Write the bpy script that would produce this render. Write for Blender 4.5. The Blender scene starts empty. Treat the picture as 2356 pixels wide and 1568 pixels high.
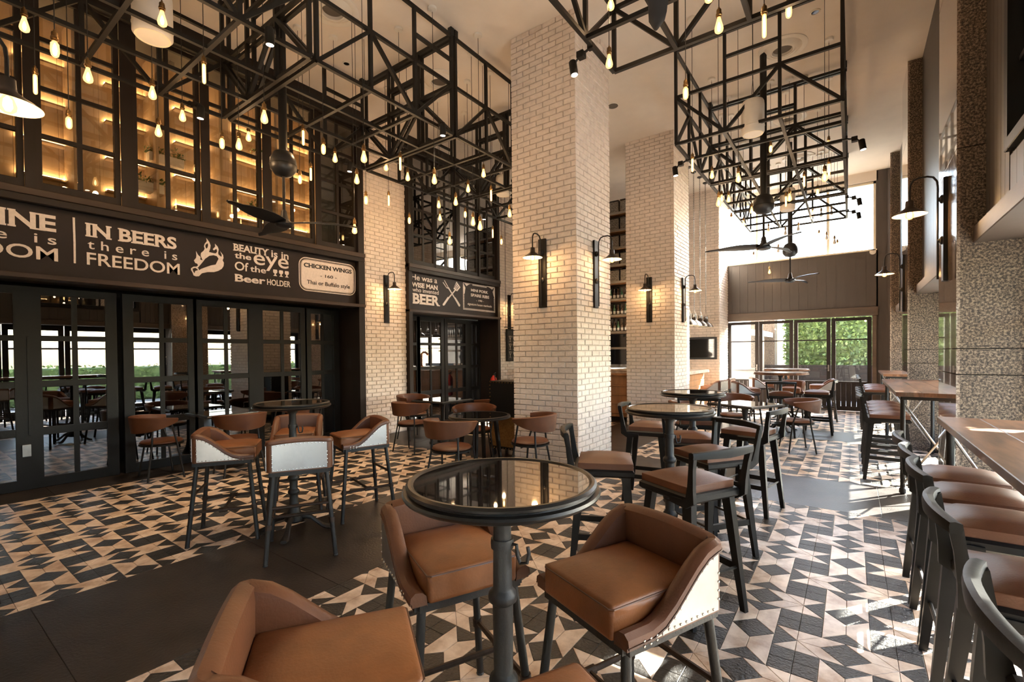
import bpy, bmesh, math, random
from mathutils import Vector, Matrix, Euler
random.seed(7)
S = bpy.context.scene
COL = S.collection
PI = math.pi
# ------------------------------------------------------------------ camera
F_PX, CX, CY = 1072.04, 1178.0, 827.51
YAW, PITCH, ROLL = math.radians(36.1387), math.radians(-0.76286), math.radians(-0.56412)
EYE = Vector((0, 0, 1.5))
_f = Vector((-math.sin(YAW), math.cos(YAW), 0)); _r = Vector((math.cos(YAW), math.sin(YAW), 0)); _u = Vector((0, 0, 1))
FWD = _f*math.cos(PITCH) + _u*math.sin(PITCH)
_u2 = _u*math.cos(PITCH) - _f*math.sin(PITCH)
RGT = _r*math.cos(ROLL) + _u2*math.sin(ROLL)
UPV = _u2*math.cos(ROLL) - _r*math.sin(ROLL)
cam = bpy.data.cameras.new('camera'); camo = bpy.data.objects.new('camera', cam); COL.objects.link(camo)
cam.sensor_width = 36; cam.lens = 36*F_PX/2356; cam.shift_y = (CY-784)/2356; cam.clip_start = .05; cam.clip_end = 200
camo.matrix_world = Matrix(((RGT.x, UPV.x, -FWD.x, EYE.x), (RGT.y, UPV.y, -FWD.y, EYE.y), (RGT.z, UPV.z, -FWD.z, EYE.z), (0, 0, 0, 1)))
S.camera = camo
def proj(p):
    v = Vector(p)-EYE; d = v.dot(FWD)
    if d < .1: return None
    return (CX+F_PX*v.dot(RGT)/d, CY-F_PX*v.dot(UPV)/d, d)
# ------------------------------------------------------------------ light
S.view_settings.view_transform = 'Standard'; S.view_settings.look = 'None'
S.view_settings.exposure = 0.35; S.view_settings.gamma = 1.0; S.view_settings.use_curve_mapping = False
S.cycles.use_denoising = True
S.cycles.max_bounces = 8; S.cycles.transparent_max_bounces = 24; S.cycles.diffuse_bounces = 4; S.cycles.glossy_bounces = 5
S.cycles.sample_clamp_indirect = 6.0
S.cycles.caustics_reflective = False; S.cycles.caustics_refractive = False
W = bpy.data.worlds.new('world'); S.world = W; W.use_nodes = True
nt = W.node_tree; bg = nt.nodes['Background']
sky = nt.nodes.new('ShaderNodeTexSky'); sky.sky_type = 'NISHITA'; sky.sun_disc = False
SUN_EL = math.radians(31); SUN_DIR = Vector((.6*math.cos(SUN_EL), .8*math.cos(SUN_EL), math.sin(SUN_EL))).normalized()
sky.sun_elevation = SUN_EL; sky.sun_rotation = math.atan2(.6, .8); sky.air_density = 1.0; sky.dust_density = 2.5
SKY_STRENGTH = 2.5
bg.inputs['Strength'].default_value = SKY_STRENGTH
nt.links.new(sky.outputs[0], bg.inputs['Color'])
sun = bpy.data.lights.new('sun', 'SUN'); suno = bpy.data.objects.new('sun', sun); COL.objects.link(suno)
sun.energy = 130.0; sun.color = (1, .93, .82); sun.angle = math.radians(.6)
suno.rotation_euler = SUN_DIR.to_track_quat('Z', 'Y').to_euler(); suno.location = (12, 20, 14)
BULB_W = 3.2          # watts of each filament bulb's own light
BULB_EMIT = 40.0
WARM = (1.0, .62, .32)
# ------------------------------------------------------------------ materials
MATS = {}
def mat(name, col, rough=.5, metal=0.0, noise=0.0, nscale=8.0, bump=0.0, bscale=60.0, coat=0.0, spec=.5, col2=None, stretch=None, world=False):
    m = bpy.data.materials.new(name); m.use_nodes = True; n = m.node_tree; b = n.nodes['Principled BSDF']
    b.inputs['Base Color'].default_value = (*col, 1); b.inputs['Roughness'].default_value = rough
    b.inputs['Metallic'].default_value = metal; b.inputs['Coat Weight'].default_value = coat
    b.inputs['Specular IOR Level'].default_value = spec
    tc = n.nodes.new('ShaderNodeTexCoord'); src = n.nodes.new('ShaderNodeNewGeometry').outputs['Position'] if world else tc.outputs['Object']
    if stretch:
        mp = n.nodes.new('ShaderNodeMapping'); mp.inputs['Scale'].default_value = stretch
        n.links.new(src, mp.inputs[0]); src = mp.outputs[0]
    if noise or col2:
        t = n.nodes.new('ShaderNodeTexNoise'); t.inputs['Scale'].default_value = nscale; t.inputs['Detail'].default_value = 6; t.inputs['Roughness'].default_value = .62
        n.links.new(src, t.inputs['Vector'])
        r = n.nodes.new('ShaderNodeValToRGB'); c2 = col2 or tuple(max(0, c*(1-noise)) for c in col)
        r.color_ramp.elements[0].position = .34; r.color_ramp.elements[1].position = .60
        r.color_ramp.elements[0].color = (*c2, 1); r.color_ramp.elements[1].color = (*col, 1)
        n.links.new(t.outputs['Fac'], r.inputs['Fac']); n.links.new(r.outputs['Color'], b.inputs['Base Color'])
    if bump:
        t2 = n.nodes.new('ShaderNodeTexNoise'); t2.inputs['Scale'].default_value = bscale; t2.inputs['Detail'].default_value = 4
        n.links.new(src, t2.inputs['Vector'])
        bp = n.nodes.new('ShaderNodeBump'); bp.inputs['Strength'].default_value = bump; bp.inputs['Distance'].default_value = .01
        n.links.new(t2.outputs['Fac'], bp.inputs['Height']); n.links.new(bp.outputs['Normal'], b.inputs['Normal'])
    MATS[name] = m; return m
def emit(name, col, strength):
    m = bpy.data.materials.new(name); m.use_nodes = True; n = m.node_tree; b = n.nodes['Principled BSDF']
    b.inputs['Base Color'].default_value = (*col, 1); b.inputs['Emission Color'].default_value = (*col, 1); b.inputs['Emission Strength'].default_value = strength
    return m
def glass(name, tint, refl, rough=0.0):
    """thin pane: lets light straight through, mirrors more towards grazing angles"""
    m = bpy.data.materials.new(name); m.use_nodes = True; n = m.node_tree; n.nodes.clear()
    o = n.nodes.new('ShaderNodeOutputMaterial'); mx = n.nodes.new('ShaderNodeMixShader')
    tr = n.nodes.new('ShaderNodeBsdfTransparent'); tr.inputs[0].default_value = (*tint, 1)
    gl = n.nodes.new('ShaderNodeBsdfGlossy'); gl.inputs['Roughness'].default_value = rough; gl.inputs['Color'].default_value = (.95, .97, 1, 1)
    fr = n.nodes.new('ShaderNodeLayerWeight'); fr.inputs['Blend'].default_value = .5
    pw = n.nodes.new('ShaderNodeMath'); pw.operation = 'POWER'; pw.inputs[1].default_value = 5.0
    ma = n.nodes.new('ShaderNodeMath'); ma.operation = 'MULTIPLY_ADD'; ma.inputs[1].default_value = .9; ma.inputs[2].default_value = .04+refl; ma.use_clamp = True
    n.links.new(fr.outputs['Facing'], pw.inputs[0]); n.links.new(pw.outputs[0], ma.inputs[0])
    n.links.new(ma.outputs[0], mx.inputs[0]); n.links.new(tr.outputs[0], mx.inputs[1]); n.links.new(gl.outputs[0], mx.inputs[2]); n.links.new(mx.outputs[0], o.inputs[0])
    return m
M = {}
M['brick'] = mat('painted_brick', (.80, .71, .645), .62, noise=.14, nscale=9, bump=.5, bscale=45, world=True)
M['mortar'] = mat('mortar', (.60, .53, .48), .85, noise=.15, nscale=20, bump=.3, bscale=80)
M['plaster'] = mat('ceiling_plaster', (.80, .73, .66), .8, noise=.06, nscale=2, bump=.05, bscale=30)
M['whitewall'] = mat('white_plaster', (.80, .77, .72), .8, noise=.05)
M['portal'] = mat('dark_stained_wood', (.016, .0105, .0085), .55, noise=.35, nscale=5, bump=.12, bscale=22, stretch=(1, 1, .12), spec=.25)
M['ledge'] = mat('walnut_ledge', (.045, .028, .021), .5, noise=.4, nscale=6, bump=.1, bscale=20, stretch=(1, .12, 1), spec=.3)
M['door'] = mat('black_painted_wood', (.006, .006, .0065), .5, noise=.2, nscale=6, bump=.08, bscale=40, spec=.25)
M['signboard'] = mat('sign_board', (.020, .0135, .012), .6, noise=.15, nscale=3, spec=.25)
M['paint'] = mat('sign_white_paint', (.82, .74, .70), .7, noise=.12, nscale=30)
M['plank'] = mat('brown_plank', (.050, .038, .031), .5, noise=.25, nscale=5, bump=.1, bscale=25, stretch=(1, 1, .1))
M['lintel'] = mat('oak_lintel', (.085, .056, .038), .55, noise=.35, nscale=5, bump=.15, bscale=25, stretch=(.25, .25, 1))
M['leather'] = mat('tan_leather', (.215, .073, .021), .46, noise=.3, nscale=5, bump=.10, bscale=130, spec=.4)
M['leather2'] = mat('brown_leather', (.115, .040, .016), .44, noise=.3, nscale=5, bump=.10, bscale=130, spec=.4)
M['seam'] = mat('dark_piping', (.085, .032, .014), .5, noise=.1)
M['zinc'] = mat('galvanised_sheet', (.56, .54, .52), .34, 1.0, noise=.18, nscale=4)
M['stud'] = mat('nickel_stud', (.75, .72, .68), .25, 1.0, noise=.05)
M['iron'] = mat('black_iron', (.012, .0105, .010), .5, noise=.4, nscale=14, bump=.15, bscale=90, spec=.4)
M['cast'] = mat('cast_iron', (.016, .014, .013), .5, noise=.35, nscale=18, bump=.2, bscale=60, spec=.4)
M['steel'] = mat('brushed_steel', (.36, .34, .32), .3, 1.0, noise=.2, nscale=10)
M['pipe'] = mat('rusted_pipe', (.045, .028, .020), .5, .6, noise=.5, nscale=22, bump=.15, bscale=80)
M['blackwood'] = mat('ebonised_wood', (.007, .0063, .0058), .46, noise=.3, nscale=8, bump=.05, bscale=50, spec=.22)
M['lacquer'] = mat('black_lacquer', (.008, .007, .0065), .34, noise=.2, nscale=10, spec=.4)
M['granitetop'] = mat('polished_black_granite', (.012, .010, .010), .03, noise=.5, nscale=90, coat=1.0, spec=.8)
M['walnut'] = mat('walnut_top', (.215, .100, .050), .32, nscale=5, col2=(.060, .026, .014), bump=.06, bscale=30, stretch=(3.2, .45, 1), coat=.25)
M['marble'] = mat('travertine_tile', (.76, .61, .48), .34, nscale=7, col2=(.40, .26, .165), bump=.12, bscale=25, world=True)
M['slate'] = mat('slate_tile', (.028, .025, .023), .33, noise=.5, nscale=30, bump=.6, bscale=70, world=True)
M['band'] = mat('dark_stone_band', (.036, .028, .024), .34, nscale=4, col2=(.017, .013, .011), bump=.25, bscale=60, world=True)
M['grout'] = mat('grout', (.05, .04, .033), .8, noise=.2)
M['brass'] = mat('antique_brass', (.30, .19, .085), .38, 1.0, noise=.3, nscale=40)
M['cord'] = mat('black_cord', (.012, .011, .010), .7, noise=.1)
M['white'] = mat('white_enamel', (.78, .74, .68), .45, noise=.04)
M['vent'] = mat('vent_shadow', (.10, .085, .07), .8, noise=.1)
M['rod'] = mat('black_steel_tube', (.007, .006, .0055), .5, noise=.25, nscale=9, spec=.3)
M['fan'] = mat('fan_blade_black', (.012, .012, .013), .42, noise=.15, nscale=8, spec=.4)
M['enamel'] = mat('cream_enamel', (.86, .78, .62), .4, noise=.03)
M['shade'] = mat('bronze_shade', (.045, .033, .026), .4, .5, noise=.25)
M['screen'] = mat('black_screen', (.004, .004, .005), .06, noise=.05, coat=.6)
M['copper'] = mat('copper', (.72, .33, .19), .2, 1.0, noise=.15)
M['marbletop'] = mat('white_marble', (.78, .70, .60), .2, nscale=6, col2=(.5, .42, .36))
M['oak'] = mat('warm_oak', (.36, .17, .065), .45, noise=.4, nscale=6, bump=.08, bscale=25, stretch=(1, 1, .15))
M['paneloak'] = mat('backlit_oak_panel', (.56, .42, .27), .6, noise=.25, nscale=4, stretch=(1, 1, .12))
M['leaf'] = mat('hedge_leaf', (.26, .37, .13), .5, noise=.5, nscale=3)
M['leaf2'] = mat('dark_leaf', (.12, .19, .055), .5, noise=.5, nscale=4)
M['concrete'] = mat('pale_concrete', (.42, .41, .39), .8, noise=.2, nscale=4, bump=.1)
M['red'] = mat('red_enamel', (.45, .02, .015), .3, noise=.1)
M['bottle'] = mat('brown_glass', (.05, .022, .010), .08, noise=.2, coat=.6)
M['bottlegreen'] = mat('green_glass', (.02, .06, .025), .08, noise=.2, coat=.6)
M['label'] = mat('paper_label', (.7, .66, .58), .7, noise=.1)
M['chalk'] = mat('chalkboard', (.012, .012, .012), .7, noise=.2)
M['tin'] = mat('pressed_tin', (.30, .28, .26), .35, .9, noise=.7, nscale=30)
def shell(name, col, glow, see):
    m = bpy.data.materials.new(name); m.use_nodes = True; n = m.node_tree; n.nodes.clear()
    o = n.nodes.new('ShaderNodeOutputMaterial'); mx = n.nodes.new('ShaderNodeMixShader'); mx.inputs[0].default_value = 1-see
    tr = n.nodes.new('ShaderNodeBsdfTransparent'); tr.inputs[0].default_value = (1, .86, .6, 1); em = n.nodes.new('ShaderNodeEmission'); em.inputs[0].default_value = (*col, 1); em.inputs[1].default_value = glow
    n.links.new(tr.outputs[0], mx.inputs[1]); n.links.new(em.outputs[0], mx.inputs[2]); n.links.new(mx.outputs[0], o.inputs[0]); return m
M['bulb'] = shell('amber_bulb_glass', (1.0, .52, .16), 3.2, .35)
M['filament'] = emit('filament', (1.0, .74, .40), BULB_EMIT)
M['unlit'] = mat('clear_bulb', (.80, .78, .74), .1, noise=.03)
M['led'] = emit('led_strip', (1.0, .66, .32), 34.0)
M['flame'] = emit('candle_flame', (1.0, .72, .32), 30.0)
M['wax'] = mat('candle_wax', (.8, .62, .38), .5, noise=.05)
M['spotlens'] = emit('spot_lens', (1.0, .88, .7), 8.0)
M['g_far'] = glass('clear_pane', (.96, .98, .97), .0)
M['g_door'] = glass('dark_room_pane', (.55, .55, .55), .16)
M['g_up'] = glass('upper_pane', (.95, .92, .86), .02)
M['g_mir'] = glass('mirrored_pane', (.5, .5, .5), .34)
M['g_right'] = glass('terrace_pane', (.93, .97, .98), .0)
def granite(name, dark, mid, light, rough, coat, bump):
    m = bpy.data.materials.new(name); m.use_nodes = True; n = m.node_tree; b = n.nodes['Principled BSDF']
    tc = n.nodes.new('ShaderNodeTexCoord'); v = n.nodes.new('ShaderNodeTexNoise'); v.inputs['Scale'].default_value = 62; v.inputs['Detail'].default_value = 3; v.inputs['Roughness'].default_value = .7
    r = n.nodes.new('ShaderNodeValToRGB'); r.color_ramp.elements[0].position = .40; r.color_ramp.elements[0].color = (*dark, 1); r.color_ramp.elements[1].position = .62; r.color_ramp.elements[1].color = (*light, 1)
    e = r.color_ramp.elements.new(.50); e.color = (*mid, 1)
    n.links.new(tc.outputs['Object'], v.inputs['Vector']); n.links.new(v.outputs['Fac'], r.inputs['Fac']); n.links.new(r.outputs['Color'], b.inputs['Base Color'])
    b.inputs['Roughness'].default_value = rough; b.inputs['Coat Weight'].default_value = coat; b.inputs['Coat Roughness'].default_value = .02
    if bump:
        bp = n.nodes.new('ShaderNodeBump'); bp.inputs['Strength'].default_value = bump; bp.inputs['Distance'].default_value = .01
        n.links.new(v.outputs['Fac'], bp.inputs['Height']); n.links.new(bp.outputs['Normal'], b.inputs['Normal'])
    return m
M['granite'] = granite('flamed_granite', (.030, .020, .014), (.105, .072, .048), (.27, .195, .13), .75, 0, .3)
M['granitep'] = granite('polished_granite', (.12, .085, .065), (.28, .205, .15), (.42, .325, .245), .12, 1.0, 0)
# ------------------------------------------------------------------ mesh helpers
class MB:
    """collects geometry, then links it as one mesh object"""
    def __init__(s): s.v = []; s.f = []; s.mi = []; s.m = 0
    def add(s, vs, fs):
        o = len(s.v); s.v += [tuple(v) for v in vs]
        for f in fs: s.f.append(tuple(i+o for i in f)); s.mi.append(s.m)
        return s
    def box(s, x0, x1, y0, y1, z0, z1):
        return s.add([(x0,y0,z0),(x1,y0,z0),(x1,y1,z0),(x0,y1,z0),(x0,y0,z1),(x1,y0,z1),(x1,y1,z1),(x0,y1,z1)],
                     [(3,2,1,0),(4,5,6,7),(0,1,5,4),(1,2,6,5),(2,3,7,6),(3,0,4,7)])
    def cbox(s, x0, x1, y0, y1, z0, z1, c=.004):
        """box with chamfered edges (top/bottom rings inset)"""
        vs = []
        for z, i in ((z0, c), (z0+c, 0), (z1-c, 0), (z1, c)):
            vs += [(x0+i+(c if not i else 0)*0, y0+i, z), (x1-i, y0+i, z), (x1-i, y1-i, z), (x0+i, y1-i, z)]
        fs = [(3,2,1,0), (12,13,14,15)]
        for k in range(3):
            for j in range(4): fs.append((k*4+j, k*4+(j+1) % 4, k*4+4+(j+1) % 4, k*4+4+j))
        return s.add(vs, fs)
    def tube(s, pts, r, n=8, cap=True, r2=None):
        pts = [Vector(p) for p in pts]; L = len(pts); base = len(s.v); prev = None
        for i, p in enumerate(pts):
            d = (pts[min(i+1, L-1)]-pts[max(i-1, 0)]).normalized()
            a = prev if prev is not None else (Vector((0, 0, 1)) if abs(d.z) < .9 else Vector((1, 0, 0)))
            e1 = (a-d*a.dot(d)).normalized(); e2 = d.cross(e1); prev = e1
            rr = r if r2 is None else r+(r2-r)*i/(L-1)
            for k in range(n):
                t = 2*PI*(k+.5)/n; s.v.append(tuple(p+e1*math.cos(t)*rr+e2*math.sin(t)*rr))
        for i in range(L-1):
            for k in range(n):
                s.f.append((base+i*n+k, base+i*n+(k+1) % n, base+(i+1)*n+(k+1) % n, base+(i+1)*n+k)); s.mi.append(s.m)
        if cap:
            s.f.append(tuple(base+k for k in range(n))[::-1]); s.mi.append(s.m)
            s.f.append(tuple(base+(L-1)*n+k for k in range(n))); s.mi.append(s.m)
        return s
    def bar(s, a, b, w, h=None):
        """square-section bar from a to b"""
        h = h or w; a = Vector(a); b = Vector(b); d = (b-a).normalized()
        up = Vector((0, 0, 1)) if abs(d.z) < .95 else Vector((1, 0, 0))
        e1 = d.cross(up).normalized()*w/2; e2 = e1.normalized().cross(d)*h/2
        vs = [p+x for p in (a, b) for x in (-e1-e2, e1-e2, e1+e2, -e1+e2)]
        return s.add(vs, [(3,2,1,0),(4,5,6,7),(0,1,5,4),(1,2,6,5),(2,3,7,6),(3,0,4,7)])
    def taper(s, a, b, w0, h0, w1, h1, xdir=(1, 0, 0)):
        """tapered rectangular leg from a (w0 x h0) to b (w1 x h1); horizontal sections"""
        X = Vector(xdir).normalized(); Y = Vector((-X.y, X.x, 0)); vs = []
        for p, w, h in ((Vector(a), w0, h0), (Vector(b), w1, h1)):
            vs += [p-X*w/2-Y*h/2, p+X*w/2-Y*h/2, p+X*w/2+Y*h/2, p-X*w/2+Y*h/2]
        return s.add(vs, [(3,2,1,0),(4,5,6,7),(0,1,5,4),(1,2,6,5),(2,3,7,6),(3,0,4,7)])
    def lathe(s, prof, n=24, c=(0, 0), cap=True):
        base = len(s.v)
        for r, z in prof:
            for k in range(n):
                t = 2*PI*k/n; s.v.append((c[0]+r*math.cos(t), c[1]+r*math.sin(t), z))
        for i in range(len(prof)-1):
            for k in range(n):
                s.f.append((base+i*n+k, base+i*n+(k+1) % n, base+(i+1)*n+(k+1) % n, base+(i+1)*n+k)); s.mi.append(s.m)
        if cap:
            for i, rev in ((0, True), (len(prof)-1, False)):
                if prof[i][0] > 1e-4:
                    f = tuple(base+i*n+k for k in range(n)); s.f.append(f[::-1] if rev else f); s.mi.append(s.m)
        return s
    def prism(s, poly, h0, h1, ax='z'):
        """extruded polygon; poly in the plane across axis ax"""
        n = len(poly)
        def P(a, b, h): return {'z': (a, b, h), 'x': (h, a, b), 'y': (a, h, b)}[ax]
        s.add([P(a, b, h0) for a, b in poly]+[P(a, b, h1) for a, b in poly],
              [tuple(range(n))[::-1], tuple(range(n, 2*n))]+[(i, (i+1) % n, n+(i+1) % n, n+i) for i in range(n)])
        return s
    def grid(s, rows, closed=False):
        n = len(rows[0]); base = len(s.v)
        for r in rows: s.v += [tuple(p) for p in r]
        for i in range(len(rows)-1):
            for k in range(n if closed else n-1):
                s.f.append((base+i*n+k, base+i*n+(k+1) % n, base+(i+1)*n+(k+1) % n, base+(i+1)*n+k)); s.mi.append(s.m)
        return s
    def mesh(s, name, mats, smooth=False, fix=True):
        me = bpy.data.meshes.new(name); me.from_pydata(s.v, [], s.f)
        if not isinstance(mats, (list, tuple)): mats = [mats]
        for m in mats: me.materials.append(m)
        if len(mats) > 1: me.polygons.foreach_set('material_index', s.mi)
        if fix or smooth:
            bm = bmesh.new(); bm.from_mesh(me); bmesh.ops.recalc_face_normals(bm, faces=bm.faces)
            if smooth:
                for f in bm.faces: f.smooth = True
                for e in bm.edges:
                    if len(e.link_faces) == 2 and e.calc_face_angle(0) > .7: e.smooth = False
            bm.to_mesh(me); bm.free()
        me.update(); return me
    def ob(s, name, mats, parent=None, smooth=False, loc=None, rot=None):
        return link(name, s.mesh(name, mats, smooth), parent, loc, rot)
def link(name, data, parent=None, loc=None, rot=None):
    o = bpy.data.objects.new(name, data); COL.objects.link(o)
    if parent: o.parent = parent
    if loc is not None: o.location = loc
    if rot is not None: o.rotation_euler = rot if isinstance(rot, (tuple, list, Euler)) else (0, 0, rot)
    return o
def tag(o, label=None, cat=None, group=None, kind=None):
    if label: o['label'] = label
    if cat: o['category'] = cat
    if group: o['group'] = group
    if kind: o['kind'] = kind
    return o
def thing(name, label, cat, loc=(0, 0, 0), rz=0, group=None):
    o = link(name, None, None, loc, rz); o.empty_display_size = .1; return tag(o, label, cat, group)
def struct(o, label=None): return tag(o, label, None, None, 'structure')
def kids(o): return [c for c in ALLKIDS.get(o.name, [])]
def copy_tree(o, parent=None, tree=None):
    c = o.copy(); COL.objects.link(c)
    if parent: c.parent = parent
    for ch in list(o.children): copy_tree(ch, c)
    return c
def place(proto, used, loc, rz, label, group=None):
    """first call moves the prototype itself, later calls copy it with its parts"""
    o = proto if not used else copy_tree(proto)
    used.append(o); o.location = loc; o.rotation_euler = (0, 0, rz); o['label'] = label
    if group: o['group'] = group
    return o
def rbox(name, x0, x1, y0, y1, z0, z1, r, mats, parent=None, seg=3, puff=0.0, loc=None, rot=None):
    """upholstery block: rounded edges, crowned top"""
    bm = bmesh.new(); bmesh.ops.create_cube(bm, size=1)
    for v in bm.verts:
        v.co = Vector(((x0+x1)/2+v.co.x*(x1-x0), (y0+y1)/2+v.co.y*(y1-y0), (z0+z1)/2+v.co.z*(z1-z0)))
    if puff:
        bmesh.ops.subdivide_edges(bm, edges=bm.edges[:], cuts=5, use_grid_fill=True)
        for v in bm.verts:
            if v.co.z > z1-1e-4:
                a = (v.co.x-(x0+x1)/2)/((x1-x0)/2); b = (v.co.y-(y0+y1)/2)/((y1-y0)/2)
                v.co.z += puff*(1-a**4)*(1-b**4)-puff*.15
        edges = [e for e in bm.edges if len(e.link_faces) == 2 and e.calc_face_angle(0) > .8]
    else: edges = bm.edges[:]
    bmesh.ops.bevel(bm, geom=edges, offset=r, segments=seg, profile=.5, affect='EDGES', clamp_overlap=True)
    for f in bm.faces: f.smooth = True
    me = bpy.data.meshes.new(name); bm.to_mesh(me); bm.free()
    for m in (mats if isinstance(mats, (list, tuple)) else [mats]): me.materials.append(m)
    return link(name, me, parent, loc, rot)
SERIF = {'I': [(.5, 'tb')], 'N': [(.1, 'tb'), (.92, 'tb')], 'W': [(.06, 't'), (.94, 't')], 'A': [(.06, 'b'), (.94, 'b')], 'T': [(.5, 'b')], 'Y': [(.5, 'b'), (.06, 't'), (.94, 't')]}
for c_ in 'BEDPFL': SERIF[c_] = [(.12, 'tb')]
for c_ in 'RK': SERIF[c_] = [(.12, 'tb'), (.9, 'b')]
for c_ in 'HMU': SERIF[c_] = [(.1, 'tb'), (.9, 'tb')]
def text(name, body, parent, m, y0, y1, z0, z1, x, bold=0.0, slant=0.0, serif=False):
    """raised lettering fitted into y0..y1, z0..z1 on a wall that faces +X"""
    cu = bpy.data.curves.new(name, 'FONT'); cu.body = body; cu.extrude = .002; cu.offset = bold; cu.shear = slant; cu.resolution_u = 4
    t = bpy.data.objects.new(name, cu); COL.objects.link(t)
    bpy.context.view_layer.update()
    dg = bpy.context.evaluated_depsgraph_get()
    me = bpy.data.meshes.new_from_object(t.evaluated_get(dg)); bpy.data.objects.remove(t); bpy.data.curves.remove(cu)
    xs = [v.co.x for v in me.vertices]; ys = [v.co.y for v in me.vertices]
    ax, bx, ay, by = min(xs), max(xs), min(ys), max(ys)
    # one object per letter: loose islands that share their stretch of the line belong together
    par = list(range(len(me.vertices)))
    def find(i):
        while par[i] != i: par[i] = par[par[i]]; i = par[i]
        return i
    for pg in me.polygons:
        r0 = find(pg.vertices[0])
        for v in pg.vertices[1:]: par[find(v)] = r0
    isl = {}
    for i in range(len(par)): isl.setdefault(find(i), []).append(i)
    spans = sorted((min(xs[i] for i in L), max(xs[i] for i in L), L) for L in isl.values()); letters = []
    for s0, s1, L in spans:
        if letters and s0 < letters[-1][1]-.35*min(s1-s0, letters[-1][1]-letters[-1][0]): letters[-1][1] = max(letters[-1][1], s1); letters[-1][2].extend(L)
        else: letters.append([s0, s1, list(L)])
    chars = body.replace(' ', ''); done = []
    for s0, s1, L in letters:
        idx = {v: k for k, v in enumerate(L)}; lm = bpy.data.meshes.new('letter')
        vs = [(x+me.vertices[i].co.z+.002, y0+(xs[i]-ax)/(bx-ax)*(y1-y0), z0+(ys[i]-ay)/(by-ay)*(z1-z0)) for i in L]
        fs = [[idx[v] for v in pg.vertices] for pg in me.polygons if pg.vertices[0] in idx]
        ch = chars[len(done)] if len(chars) == len(letters) else ''; done.append(1)
        if serif and ch in SERIF:
            ly0, ly1 = min(v[1] for v in vs), max(v[1] for v in vs); H = z1-z0; sw = H*.17
            for fx, tb in SERIF[ch]:
                c = ly0+(ly1-ly0)*fx
                for zc in ([z1-H*.045] if 't' in tb else [])+([z0+H*.045] if 'b' in tb else [])+([(z0+z1)/2] if ch == 'I' else []):
                    w = sw if zc != (z0+z1)/2 else sw*.75; o = len(vs)
                    for xx in (x, x+.0035):
                        vs += [(xx, c-w, zc-H*.05), (xx, c+w, zc-H*.05), (xx, c+w, zc+H*.05), (xx, c-w, zc+H*.05)]
                    fs += [[o+4, o+5, o+6, o+7], [o, o+1, o+5, o+4], [o+1, o+2, o+6, o+5], [o+2, o+3, o+7, o+6], [o+3, o, o+4, o+7]]
        lm.from_pydata(vs, [], fs); lm.materials.append(m)
        link('letter', lm, parent)
    bpy.data.meshes.remove(me)
def score(p, area, nrm=None):
    q = proj(p)
    if q is None or not (-40 < q[0] < 2396 and -40 < q[1] < 1608): return 0
    s = area/q[2]**2
    if nrm is not None: s *= max(0, (EYE-Vector(p)).normalized().dot(Vector(nrm)))
    return s
# ------------------------------------------------------------------ floor
XW, XR, YB, YF, ZC = -7.11, .83, -3.2, 14.2, 5.8
fl = struct(MB().box(-8.6, 1.35, YB, YF+.1, -.12, -.006).ob('floor', M['grout']), 'floor of inlaid star-pattern stone tiles crossed by dark stone bands')
U = .1025
PAT_B = [[(-1,1),(0,2),(-1,3)], [(1,5),(1,7),(0,6)]] + [[(a,b),(a+1,b),(a+1,b+1),(a,b+1)] for a in (-1,0) for b in (3,4,7,8)] + \
    [[(1,2),(2,1),(3,2),(2,3)], [(1,3),(3,3),(2,4)], [(1,6),(2,5),(3,6),(2,7)], [(1,9),(2,8),(3,9)]]
PAT_W = [[(-1,3),(0,2),(0,3)], [(-1,1),(0,1),(0,2)], [(0,3),(0,2),(1,3)], [(0,2),(1,2),(2,3),(1,3)], [(0,2),(1,1),(2,1),(1,2)], [(0,2),(0,1),(1,1)],
    [(1,7),(0,7),(0,6)], [(1,5),(0,6),(0,5)], [(0,7),(-1,7),(0,6)], [(0,6),(-1,7),(-2,7),(-1,6)], [(0,6),(-1,6),(-2,5),(-1,5)], [(0,6),(-1,5),(0,5)],
    [(1,3),(2,4),(2,5),(1,6)], [(3,3),(3,6),(2,5),(2,4)], [(1,6),(2,7),(2,8),(1,9)], [(3,6),(3,9),(2,8),(2,7)]]
def clip(poly, x0, x1, y0, y1):
    for ax, lim, sg in ((0, x0, 1), (0, x1, -1), (1, y0, 1), (1, y1, -1)):
        out = []
        for i in range(len(poly)):
            p, q = poly[i-1], poly[i]; a, b = (p[ax]-lim)*sg, (q[ax]-lim)*sg
            if (a < 0) != (b < 0): t = a/(a-b); out.append((p[0]+(q[0]-p[0])*t, p[1]+(q[1]-p[1])*t))
            if b >= 0: out.append(q)
        poly = out
        if len(poly) < 3: return []
    return poly
def parea(p): return .5*sum(p[i-1][0]*p[i][1]-p[i][0]*p[i-1][1] for i in range(len(p)))
def inset(p, d):
    if parea(p) < 0: p = p[::-1]
    c = []; n = len(p)
    for i in range(n):
        a, b, e = Vector(p[i-1]), Vector(p[i]), Vector(p[(i+1) % n])
        u1 = (b-a); u2 = (e-b)
        if u1.length < 1e-6 or u2.length < 1e-6: c.append(tuple(b)); continue
        u1.normalize(); u2.normalize(); n1 = Vector((-u1.y, u1.x)); n2 = Vector((-u2.y, u2.x)); k = 1+n1.dot(n2)
        c.append(tuple(b+(n1+n2)*d/max(k, .35)))
    return c
tiles = []
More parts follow.
